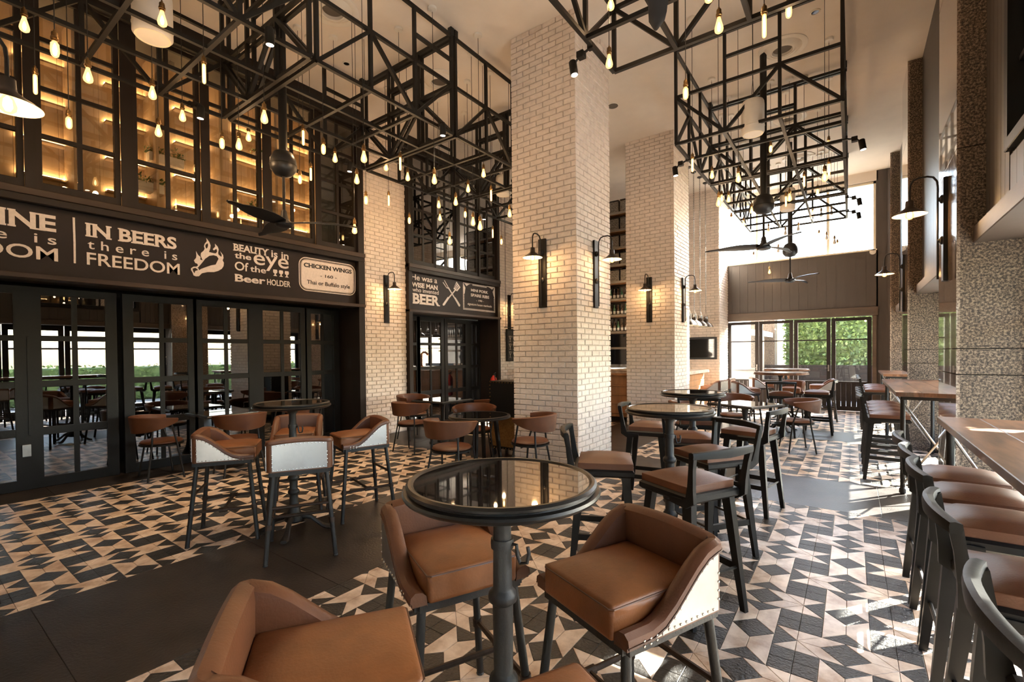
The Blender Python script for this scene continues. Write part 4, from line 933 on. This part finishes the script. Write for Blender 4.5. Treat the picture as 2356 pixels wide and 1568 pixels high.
    MB().tube([m1, m2], .0125, 8).ob('cross_bar', M['pipe'], t, True)
    k1 = j[(-1, -1)]+Vector((0, 0, .13)); k2 = j[(-1, 1)]+Vector((0, 0, .13)); f = 1-.13/.62*.0
    MB().tube([(k1.x+.012, k1.y+.012, k1.z), (k2.x+.012, k2.y-.012, k2.z)], .0115, 8).ob('rear_bar', M['pipe'], t, True)
    return t
bs = bucket_stool(); used = []; R = math.radians
for x, y, a, lb in (
    (-1.06, .63, 56, 'brown bucket bar stool cut by the bottom edge, left of the foreground table'), (-1.29, 1.34, -25, 'brown bucket bar stool tucked behind the foreground table pole'),
    (-.63, 1.53, -113, 'brown bucket bar stool right of the foreground table with a bright studded side'), (-.41, .73, 152, 'brown bucket bar stool showing only a seat corner at the bottom of the photo'),
    (-4.28, 1.76, 57, 'bucket bar stool left of the mid bar table with its grey side towards us'), (-3.47, 1.95, 149, 'bucket bar stool showing its whole studded metal back before the mid bar table'),
    (-3.82, 2.74, -107, 'bucket bar stool right of the mid bar table, its back near the brick pier'), (-4.48, 2.48, -36, 'bucket bar stool behind the mid bar table, seat facing us'),
    (-4.05, .12, 75, 'bar stool of which only a leg shows at the left edge'),
    (-1.75, 10.40, 25, 'nearer bucket bar stool on the bar side of the far brown tables'), (-1.72, 12.2, 20, 'farther bucket bar stool on the bar side of the far brown tables'), (-1.0, 11.0, -90, 'bucket bar stool between the two far brown tables'),
    (-.52, 12.1, 185, 'bucket bar stool by the far terrace doors, back to the granite pillars'), (-2.42, 10.75, 170, 'bucket bar stool drawn up to the marble bar end, the nearer one'), (-2.42, 11.6, 175, 'bucket bar stool drawn up to the marble bar end, the farther one')):
    place(bs, used, (x, y, 0), R(a), lb)
def wooden_stool():
    t = thing('wooden_stool', '', 'bar stool', (0, 0, 0), 0, 'ebonised wooden bar stools with brown pads')
    pad = rbox('seat_pad', -.165, .20, -.185, .185, .712, .762, .024, M['leather2'], t, 4, .030)
    MB().cbox(-.20, .205, -.20, .20, .665, .716, .012).ob('seat_frame', M['blackwood'], t)
    j = {}
    for sx in (-1, 1):
        for sy in (-1, 1):
            a, b = Vector((sx*.15, sy*.15, .67)), Vector((sx*.215, sy*.205, 0)); j[(sx, sy)] = a.lerp(b, .62)
            MB().taper(a, b, .058, .042, .034, .028).ob('leg', M['blackwood'], t)
    for sy in (-1, 1): MB().bar(j[(-1, sy)], j[(1, sy)], .022, .040).ob('stretcher', M['blackwood'], t)
    for dz in (0, -.085): MB().tube([j[(1, -1)]+Vector((.0, 0, dz)), j[(1, 1)]+Vector((0, 0, dz))], .0085, 8).ob('foot_rail', M['iron'], t, True)
    MB().tube([j[(-1, -1)], j[(-1, 1)]], .0085, 8).ob('foot_rail', M['iron'], t, True)
    # open back: two splayed posts growing out of the side rails and a curved top rail
    for sy in (-1, 1):
        pts = [(-.06, sy*.198, .672), (-.16, sy*.198, .668), (-.205, sy*.200, .695), (-.215, sy*.206, .77), (-.228, sy*.215, .87), (-.240, sy*.222, .943)]
        rows = []
        for k, p in enumerate(pts):
            w = [.016, .026, .030, .020, .016, .018][k]; d = .015
            nx, nz = [(0, 1), (.5, .87), (.93, .36), (.98, .2), (.98, .2), (.95, .3)][k]
            x, y, z = p; rows.append([(x-nx*w, y-d*.8, z-nz*w), (x-nx*w, y+d*.8, z-nz*w), (x, y+d, z), (x+nx*w, y+d*.8, z+nz*w), (x+nx*w, y-d*.8, z+nz*w), (x, y-d, z)])
        mb = MB().grid(rows, True); mb.f += [tuple(range(6)), tuple(30+k for k in range(6))]; mb.mi += [0, 0]; mb.ob('back_post', M['blackwood'], t, True)
    rows = []
    for k in range(13):
        v = k/12*2-1; y = v*.236; x = -.240-.040*(1-v*v); z = .948+.004*(1-v*v); h = .018+.008*(1-abs(v)); th = .015
        rows.append([(x-th, y, z-h), (x-th*1.15, y, z), (x-th, y, z+h*.8), (x-th*.2, y, z+h), (x+th, y, z+h*.75), (x+th*1.1, y, z), (x+th*.8, y, z-h)])
    mb = MB().grid(rows, True); mb.f += [tuple(range(7)), tuple(84+k for k in range(7))]; mb.mi += [0, 0]; mb.ob('top_rail', M['blackwood'], t, True)
    return t
ws = wooden_stool(); used = []
for x, y, a, lb in (
    (-1.43, 3.04, 25, 'black wooden bar stool just right of the nearer brick column base'), (-.79, 2.86, 152, 'black wooden bar stool with its big open back towards us, nearest of the centre group'),
    (-.86, 3.72, -125, 'black wooden bar stool behind the nearest of the centre group'), (-1.70, 4.70, 10, 'black wooden bar stool left of the round tables, before the farther column'),
    (-1.16, 4.28, 105, 'black wooden bar stool between the two round tables right of the brick columns'), (-.79, 4.95, 168, 'black wooden bar stool right of the second round table, long leg towards us'), (-1.38, 5.42, -75, 'black wooden bar stool behind the second round table'),
    (.50, 3.80, 0, 'black wooden bar stool at the far end of the nearest walnut counter'), (.50, 3.33, 0, 'black wooden bar stool second from the far end of the nearest walnut counter'), (.50, 2.87, 0, 'black wooden bar stool third from the far end of the nearest walnut counter'),
    (.50, 2.20, 0, 'black wooden bar stool fourth from the far end of the nearest walnut counter'), (.50, 1.42, 0, 'black wooden bar stool cut by the lower right corner'),
    (.33, 7.0, 0, 'nearest black wooden bar stool at the middle walnut counter'), (.33, 7.46, 0, 'second black wooden bar stool at the middle walnut counter'), (.33, 7.92, 0, 'third black wooden bar stool at the middle walnut counter'), (.33, 8.38, 0, 'farthest black wooden bar stool at the middle walnut counter'),
    (.36, 11.2, 0, 'nearest black wooden bar stool at the farthest walnut counter'), (.36, 11.85, 0, 'second black wooden bar stool at the farthest walnut counter'), (.36, 12.5, 0, 'third black wooden bar stool at the farthest walnut counter'),
    (-1.02, 9.50, 95, 'black wooden bar stool with its back to us at the nearer far brown table'), (-.50, 10.15, 180, 'black wooden bar stool sideways on at the nearer far brown table')):
    place(ws, used, (x, y, 0), R(a), lb)
def tub_chair():
    t = thing('armchair', '', 'chair', (0, 0, 0), 0, 'low chairs with curved leather backs')
    mb = MB(); prof = [(.02, .405), (.20, .405), (.225, .415), (.228, .43)]
    pad = MB().lathe([(.02, .43), (.205, .43), (.222, .44), (.222, .452), (.205, .468), (.10, .476), (.001, .478)], 32).ob('seat_pad', M['leather2'], t, True)
    MB().lathe([(.02, .405), (.215, .405), (.232, .412), (.232, .428), (.22, .432), (.02, .432)], 32).ob('seat_frame', M['blackwood'], t, True)
    rows = []
    for k in range(29):
        a = PI+(k/28*2-1)*R(112); v = abs(k/28*2-1); r = .275+.018*(1-v); h = .155*(1-v**2.2)+.055; zt = .785-.035*v**2; zb = zt-h; ca, sa = math.cos(a), math.sin(a); th = .030
        rr = [(r-.012, zb), (r-.018+th, zb+.006), (r-.006+th, (zt+zb)/2), (r+.004+th, zt-.010), (r-.002+th*.6, zt), (r-.004, zt-.002), (r-.012, zt-.02), (r-.020, (zt+zb)/2)]
        rows.append([(p*ca, p*sa, z) for p, z in rr])
    mb = MB().grid(rows, True); mb.f += [tuple(range(8)), tuple(28*8+k for k in range(8))]; mb.mi += [0, 0]; bk = mb.ob('backrest', M['leather2'], t, True)
    MB().tube([(((.275+.018*(1-abs(k/28*2-1)))+.027)*math.cos(PI+(k/28*2-1)*R(110)), ((.275+.018*(1-abs(k/28*2-1)))+.027)*math.sin(PI+(k/28*2-1)*R(110)), .785-.035*(k/28*2-1)**2-.008) for k in range(29)], .003, 5).ob('piping', M['seam'], bk)
    for a in (R(128), R(-128)):
        ca, sa = math.cos(a), math.sin(a); MB().tube([(.20*ca*1.0, .215*sa, .62), (.225*ca, .235*sa, .40), (.30*ca*1.05, .30*sa, 0)], .0115, 8).tube([(.285*ca, .285*sa, .66), (.20*ca, .215*sa, .60)], .0115, 8).ob('rear_leg', M['iron'], t, True)
    for a in (R(62), R(-62)):
        ca, sa = math.cos(a), math.sin(a); MB().tube([(.285*math.cos(R(84))*1.0, .285*math.sin(R(84))*(1 if a > 0 else -1), .735), (.24*ca, .25*sa, .42), (.33*ca*1.1, .30*sa, 0)], .0115, 8).ob('front_leg', M['iron'], t, True)
    MB().tube([(.03, -.22, .40), (.03, .22, .40)], .009, 6).ob('under_bar', M['iron'], t)
    return t
tc = tub_chair(); used = []
for x, y, a, lb in (
    (-7.02, 2.12, 85, 'curved-back brown chair nearest us at the square table by the folding doors'), (-6.40, 2.78, 172, 'curved-back brown chair on the room side of the table by the folding doors'), (-6.88, 3.66, -95, 'curved-back brown chair on the far side of the table by the folding doors'),
    (-5.52, 4.92, 92, 'curved-back brown chair with its back to us before the pier and square table'), (-6.36, 5.72, 0, 'curved-back brown chair between the brick pier and the square table'), (-4.88, 6.05, 180, 'curved-back brown chair behind the square table near the fire extinguisher'),
    (-3.68, 3.86, 98, 'curved-back brown chair nearest us at the low round table'), (-3.14, 4.66, 192, 'curved-back brown chair between the low round table and the nearer column'), (-4.30, 4.98, -50, 'curved-back brown chair behind the low round table'),
    (-.68, 8.20, 200, 'curved-back brown chair on the window side of the right-hand square table'), (-1.92, 7.10, 35, 'curved-back brown chair with its back to us at the right-hand square table'), (-1.60, 8.45, -70, 'curved-back brown chair beyond the right-hand square table')):
    place(tc, used, (x, y, 0), R(a), lb)
def iron_foot(t, n=3, r=.27, h=.10, a0=.3):
    me = None
    for k in range(n):
        if me is None:
            rows = []
            for i, (x, z, w, d) in enumerate([(.02, .13, .024, .05), (.08, .135, .022, .035), (.14, .115, .020, .03), (.19, .07, .022, .028), (.235, .035, .028, .026), (.27, .024, .036, .022), (.295, .02, .026, .018)]):
                rows.append([(x, w*math.cos(q), z+d*math.sin(q)*.8) for q in [2*PI*u/8 for u in range(8)]])
            mb = MB().grid(rows, True); mb.f += [tuple(range(8)), tuple(48+q for q in range(8))]; mb.mi += [0, 0]; me = mb.mesh('foot', M['cast'], True)
        link('foot', me, t, None, a0+k*2*PI/n)
def bar_table(r, label_mat_top, mat_rim):
    t = thing('bar_table', '', 'table', (0, 0, 0), 0, 'tall round tables')
    MB().lathe([(r*.5, 1.058), (r-.05, 1.058), (r-.014, 1.061), (r-.003, 1.068), (r, 1.075), (r-.004, 1.082), (r-.017, 1.085), (r-.019, 1.088), (r-.012, 1.092), (r-.011, 1.099), (r-.018, 1.106), (r-.027, 1.106), (r-.034, 1.100)], 56).ob('rim', mat_rim, t, True)
    MB().lathe([(.01, 1.097), (r-.035, 1.097), (r-.035, 1.1015), (.0, 1.1016)], 56).ob('tabletop', label_mat_top, t)
    MB().cbox(-.10, .10, -.10, .10, 1.046, 1.058, .003).ob('mount_plate', M['cast'], t)
    prof = [(.055, .15), (.05, .19), (.040, .22)]
    for z in (.34, .46, .73): prof += [(.033, z-.03), (.034, z-.022), (.045, z-.012), (.047, z), (.044, z+.012), (.034, z+.022), (.031, z+.03)]
    prof += [(.028, 1.0), (.045, 1.03), (.06, 1.047)]
    MB().lathe(prof, 20).ob('pole', M['cast'], t, True)
    MB().lathe([(.05, .08), (.075, .10), (.075, .14), (.05, .16)], 20).ob('base_hub', M['cast'], t, True)
    iron_foot(t, 4)
    MB().tube([(.028, 0, .90), (.05, 0, .90), (.052, 0, .87), (.062, 0, .845), (.085, 0, .85), (.092, 0, .88), (.088, 0, .90)], .006, 8).lathe([(.036, .885), (.037, .90), (.036, .915)], 16).ob('hook', M['iron'], t, True)
    return t
bt = bar_table(.31, M['granitetop'], M['lacquer']); used = []
for x, y, a, lb in ((-.90, 1.17, .2, 'glossy black round bar table in the foreground'), (-3.86, 2.10, .5, 'glossy black round bar table in front of the folding doors'), (-1.06, 3.36, .9, 'glossy black round bar table just right of the nearer column, the closer of two'), (-1.29, 4.82, .4, 'glossy black round bar table behind the closer one, before the farther column')):
    place(bt, used, (x, y, 0), a, lb)
bt2 = bar_table(.46, M['walnut'], M['walnut']); used2 = []
for x, y, lb in ((-1.09, 10.05, 'nearer of the two far round tables with brown tops'), (-1.2, 12.0, 'farther of the two far round tables with brown tops')): place(bt2, used2, (x, y, 0), .3, lb)
def low_table(s):
    t = thing('square_table', '', 'table', (0, 0, 0), 0, 'low square tables'); h = s/2
    MB().cbox(-h, h, -h, h, .705, .735, .012).ob('rim', M['lacquer'], t); MB().cbox(-h+.03, h-.03, -h+.03, h-.03, .733, .742, .002).ob('tabletop', M['granitetop'], t)
    MB().bar((-.25, 0, .695), (.25, 0, .695), .05, .02).bar((0, -.25, .694), (0, .25, .694), .05, .02).ob('mount_plate', M['cast'], t)
    MB().lathe([(.10, .022), (.085, .06), (.05, .14), (.035, .24), (.032, .55), (.045, .64), (.06, .69)], 24).ob('pedestal', M['cast'], t, True)
    MB().lathe([(.02, .0), (.22, 0), (.225, .008), (.20, .018), (.10, .026), (.02, .03)], 36).ob('base_plate', M['cast'], t, True)
    return t
lt = low_table(.74); used = []
place(lt, used, (-6.98, 2.85, 0), 0, 'low square black table against the folding doors'); place(lt, used, (-5.62, 5.68, 0), 0, 'low square black table before the brick pier and extinguisher'); place(lt, used, (-1.27, 7.52, 0), R(-26), 'low square black table with a round base among chairs by the window side')
t = thing('round_table', 'low round black table with straight legs before the studded stand', 'table', (-3.76, 4.45, 0))
MB().lathe([(.1, .70), (.34, .70), (.385, .708), (.39, .72), (.38, .728), (.385, .738), (.37, .745), (.35, .743), (.348, .738)], 48).ob('rim', M['lacquer'], t, True); MB().lathe([(.01, .736), (.348, .736), (.348, .741), (0, .7412)], 48).ob('tabletop', M['granitetop'], t)
for k in range(4): a = .5+k*PI/2; MB().taper((.20*math.cos(a), .20*math.sin(a), .70), (.28*math.cos(a), .28*math.sin(a), 0), .045, .045, .03, .03).ob('leg', M['blackwood'], t)
# walnut counters along the window side
def counter(x0, x1, y0, y1, label):
    t = thing('counter_table', label, 'counter', ((x0+x1)/2, (y0+y1)/2, 0), 0, 'walnut counters along the window side'); X, Y = (x1-x0)/2, (y1-y0)/2
    n = 3
    for k in range(n): w = 2*X/n; MB().cbox(-X+k*w+.0005, -X+(k+1)*w-.0005, -Y, Y, 1.018, 1.06, .003).ob('plank', M['walnut'], t)
    fr = MB(); i = .06
    for a, b in (((-X+i, -Y+i), (X-i, -Y+i)), ((X-i, -Y+i), (X-i, Y-i)), ((X-i, Y-i), (-X+i, Y-i)), ((-X+i, Y-i), (-X+i, -Y+i))): fr.bar((*a, 1.0), (*b, 1.0), .035, .035)
    fr.ob('under_frame', M['iron'], t)
    for sx in (-1, 1):
        for sy in (-1, 1):
            l = MB().tube([(sx*(X-i), sy*(Y-i), .985), (sx*(X-i), sy*(Y-i), .07)], .022, 12).ob('leg', M['iron'], t, True); MB().lathe([(.015, 0), (.03, .01), (.03, .05), (.02, .07)], 14, (sx*(X-i), sy*(Y-i))).ob('caster', M['cast'], l, True)
    for sy in (-1, 1):
        MB().tube([(-X+i, sy*(Y-i), .96), (X-i, sy*(Y-i)+.012, .10)], .010, 8).ob('cross_rod', M['steel'], t, True); MB().tube([(X-i, sy*(Y-i), .96), (-X+i, sy*(Y-i)-.012, .10)], .010, 8).ob('cross_rod', M['steel'], t, True)
    return t
counter(.45, 1.05, .95, 4.13, 'nearest long walnut counter table at the right edge'); counter(.365, 1.0, 6.25, 9.09, 'middle walnut counter table with crossed steel rods at its end'); counter(.46, 1.05, 10.9, 13.0, 'farthest walnut counter table near the end wall')
# ------------------------------------------------------------------ host stand, extinguisher, menu board
t = thing('host_stand', 'dark host stand with gold studs left of the nearer column', 'stand', (-4.08, 5.62, 0))
MB().cbox(-.30, .30, -.20, .20, .10, 1.10, .008).ob('body', M['door'], t); MB().cbox(-.27, .27, -.212, -.2, .14, .58, .003).ob('brass_panel', M['brass'], t)
st = MB()
for k in range(18): 
    for x in (-.285, .285): st.box(x-.008, x+.008, -.213, -.2, .13+k*.056, .146+k*.056)
for k in range(11):
    for z in (1.078, .115): st.box(-.27+k*.054-.008, -.27+k*.054+.008, -.213, -.2, z-.008, z+.008)
tag(st.ob('studs', M['brass'], t), kind='stuff')
for sx in (-1, 1):
    for sy in (-1, 1): MB().lathe([(.012, 0), (.03, .01), (.03, .05), (.014, .10)], 12, (sx*.25, sy*.15)).ob('caster', M['cast'], t, True)
t = thing('fire_extinguisher', 'red fire extinguisher with a white tag behind the host stand', 'extinguisher', (-6.90, 8.70, 0))
MB().lathe([(.06, .02), (.078, .04), (.078, .44), (.07, .50), (.03, .55), (.025, .57)], 24).ob('cylinder', M['red'], t, True, (0, 0, .42)); MB().lathe([(.0785, .15), (.0785, .28)], 24, cap=False).ob('label_band', M['label'], t, False, (0, 0, .42))
MB().tube([(0, 0, .97), (0, 0, 1.02), (.0, .07, 1.05)], .010, 8).tube([(0, 0, 1.0), (0, .07, 1.0)], .009, 8).ob('handle', M['iron'], t); MB().tube([(0, 0, 1.0), (.06, -.04, 1.0), (.095, -.05, .9), (.09, -.04, .6)], .010, 8).ob('hose', M['cord'], t, True)
MB().cbox(-.10, .10, -.10, .10, 0, .02, .004).tube([(0, 0, .01), (0, 0, .44)], .02, 10).ob('floor_stand', M['iron'], t)
t = thing('menu_board', 'black chalk menu board hanging on brick beside the nearer column', 'board', (-7.09, 9.75, 1.31))
MB().cbox(0, .03, -.30, .30, 0, .82, .006).ob('frame', M['door'], t); MB().cbox(.03, .034, -.26, .26, .04, .78, .001).ob('slate', M['chalk'], t); MB().bar((.03, -.38, .86), (.03, .38, .86), .02).ob('hanging_bar', M['iron'], t)
for s in (-1, 1): MB().tube([(.03, s*.33, .86), (.03, s*.33, ZC-1.31)], .006, 6).ob('hanging_rod', M['iron'], t); MB().tube([(.03, s*.25, .80), (.03, s*.25, .87)], .006, 6).ob('hook', M['iron'], t)
gl = MB()
for r_ in range(3):
    for c_ in range(3):
        y, z = -.16+c_*.16, .10+r_*.20
        gl.bar((.036, y-.04, z), (.036, y+.04, z), .004, .006).bar((.036, y, z), (.036, y, z+.05), .004, .006).bar((.036, y, z+.05), (.036, y-.045, z+.14), .004, .006).bar((.036, y, z+.05), (.036, y+.045, z+.14), .004, .006).bar((.036, y-.045, z+.14), (.036, y+.045, z+.14), .004, .006)
tag(gl.ob('chalk_glasses', M['paint'], t), kind='stuff')
# ------------------------------------------------------------------ bar
t = thing('bar_counter', 'oak-fronted bar with a white marble raised top between the brick columns', 'bar', (-5.2, 9.9, 0))
MB().cbox(-1.5, 1.38, -.20, .55, .08, 1.0, .006).ob('body', M['oak'], t)
for z in (.16, .36, .56, .76): MB().cbox(-1.5, 1.38, -.235, -.20, z, z+.03, .004).ob('rail', M['oak'], t)
MB().cbox(-1.55, 1.40, -.32, -.02, 1.0, 1.045, .006).ob('counter_edge', M['oak'], t); MB().cbox(-1.5, 1.39, -.12, .45, 1.045, 1.10, .004).ob('upstand', M['marbletop'], t); MB().cbox(-1.55, 1.42, -.16, .55, 1.10, 1.14, .006).ob('marble_top', M['marbletop'], t)
MB().cbox(-1.5, 1.38, -.14, .5, 0, .08, .003).ob('plinth', M['door'], t)
t = thing('bar_return', 'marble-topped end of the bar under the three dome lamps', 'bar', (-3.42, 11.5, 0))
MB().cbox(-.35, .32, -1.0, 1.1, .05, .98, .006).ob('body', M['oak'], t)
for k in range(6): MB().cbox(.32, .338, -1.0, 1.1, .10+k*.145, .22+k*.145, .004).ob('board', M['oak'], t)
MB().cbox(-.42, .45, -1.05, 1.15, .98, 1.05, .006).ob('marble_top', M['marbletop'], t)
t = thing('beer_tap', 'copper beer tap arch on the bar between the brick columns', 'tap', (-4.62, 9.85, 1.14))
MB().tube([(0, 0, 0), (0, 0, .30), (-.02, 0, .38), (-.08, 0, .43), (-.16, 0, .43), (-.24, 0, .40), (-.28, 0, .34)], .034, 16).ob('arch', M['copper'], t, True); MB().lathe([(.06, 0), (.06, .015), (.045, .03), (.036, .04)], 20).ob('flange', M['copper'], t, True); MB().lathe([(.04, .27), (.044, .28), (.04, .29)], 20).ob('collar', M['copper'], t, True)
for k in range(2): MB().tube([(-.20-k*.06, 0, .43), (-.20-k*.06, 0, .52)], .012, 8).ob('tap_lever', M['brass'], t, True)
SHZ = [1.62, 2.02, 2.44, 2.84, 3.28, 3.70, 4.13, 4.57, 5.0]
t = thing('bottle_shelf', 'tall open oak shelf rack of bottles and tins behind the bar', 'shelf', (-4.95, 11.2, 0))
for z in SHZ:
    b = MB().cbox(-1.2, .8, -.16, .18, z-.03, z, .003).ob('board', M['oak'], t); MB().cbox(-1.2, .8, -.17, -.16, z-.035, z+.02, .002).ob('steel_edge', M['steel'], b)
for x in (-1.2, -.2, .62): MB().box(x-.012, x+.012, -.17, -.146, 0, ZC).ob('upright', M['rod'], t)
MB().box(-1.2, .8, .18, .2, 1.2, 5.0).ob('back_panel', M['screen'], t); MB().cbox(-1.2, .8, -.16, .18, 0, .95, .01).ob('base_unit', M['oak'], t)
def bottle(x, y, z, m, lb):
    o = thing('bottle', lb, 'bottle', (x, y, z), 0, 'bottles on the bar shelves')
    MB().lathe([(.03, 0), (.034, .006), (.034, .15), (.028, .18), (.013, .21), (.012, .26), (.014, .262), (.014, .272)], 14).ob('glass_body', m, o, True); MB().lathe([(.0345, .04), (.0345, .11)], 14, cap=False).ob('label', M['label'], o)
for zi, z in ((3, 2.84), (2, 2.44), (1, 2.02)):
    for k in range(9):
        bottle(-5.28+k*.10, 11.12, z, M['bottle' if (k+zi) % 3 else 'bottlegreen'], '%s bottle from the left in the %s bottle row of the bar shelf' % (ORD[k], {3: 'top', 2: 'middle', 1: 'lowest'}[zi]))
for zi, z in enumerate((3.28, 3.70, 4.13, 4.57, 5.0)):
    for k in range(3):
        o = thing('tin_crate', '%s tin from the left on the %s level of the bar shelf, counted up' % (ORD[k], ORD[zi+4]), 'tin', (-5.25+k*.36, 11.2, z), 0, 'patterned tins on the bar shelf'); MB().cbox(-.16, .16, -.13, .14, 0, .30, .01).ob('body', M['tin'], o); MB().cbox(-.165, .165, -.135, .145, .30, .33, .006).ob('lid', M['screen'], o)
def bar_lamp(x, y, z, lb):
    o = thing('dome_pendant', lb, 'pendant', (x, y, z), 0, 'dome lamps over the bar end')
    MB().lathe([(.03, .20), (.05, .19), (.055, .13), (.085, .115), (.13, .08), (.165, .03), (.175, 0), (.18, -.004)], 32, cap=False).ob('shade', M['shade'], o, True); MB().lathe([(.083, .11), (.128, .075), (.163, .026), (.174, -.002)], 32, cap=False).ob('lining', M['enamel'], o, True)
    MB().lathe([(.03, .19), (.045, .21), (.045, .26), (.02, .28)], 18).ob('fitting', M['steel'], o, True); MB().lathe([(.03, .10), (.04, .07), (.04, .03), (.02, .0), (.002, -.008)], 16).ob('bulb', M['unlit'], o, True)
    MB().tube([(-.055, 0, .16), (-.05, 0, .26), (0, 0, .36), (.05, 0, .26), (.055, 0, .16)], .005, 6).ob('yoke', M['steel'], o, True)
    ch = MB()
    zz = .36
    while zz < ZC-z-.03:
        for s in (0, 1):
            e = Vector((.010, 0, 0)) if s == 0 else Vector((0, .010, 0)); q = zz+s*.026
            for g_ in (-1, 1): ch.bar(Vector((0, 0, q))+e*g_, Vector((0, 0, q+.032))+e*g_, .004)
            ch.bar(Vector((0, 0, q))-e, Vector((0, 0, q))+e, .004); ch.bar(Vector((0, 0, q+.032))-e, Vector((0, 0, q+.032))+e, .004)
        zz += .052
    tag(ch.ob('chain', M['iron'], o), kind='stuff'); MB().lathe([(.06, 0), (.06, -.02), (.02, -.04)], 18).ob('canopy', M['iron'], o, True, (0, 0, ZC-z))
bar_lamp(-3.08, 11.25, 2.13, 'nearest dome lamp on a chain over the bar end, half hidden by the farther column'); bar_lamp(-3.06, 11.62, 2.13, 'second dome lamp on a chain over the bar end'); bar_lamp(-3.03, 12.05, 2.13, 'third dome lamp on a chain over the bar end'); bar_lamp(-3.02, 12.55, 2.13, 'last dome lamp on a chain over the bar end, clear of the farther column')
t = thing('television', 'black framed television on the white brick wall by the bar', 'television', (-3.45, 13.17, 1.33))
MB().cbox(-.65, .56, -.06, 0, -.03, .56, .008).ob('frame', M['door'], t); MB().cbox(-.60, .51, -.066, -.058, .02, .51, .002).ob('screen', M['screen'], t)
t = thing('security_camera', 'small white dome camera under the end window corner', 'camera', (.40, YF-.03, 3.86)); MB().lathe([(.06, 0), (.065, -.02), (.055, -.035)], 24).ob('base', M['white'], t, True, None, (PI/2, 0, 0)); MB().lathe([(.042, -.035), (.036, -.055), (.018, -.07), (.002, -.074)], 20).ob('dome', M['screen'], t, True, None, (PI/2, 0, 0))
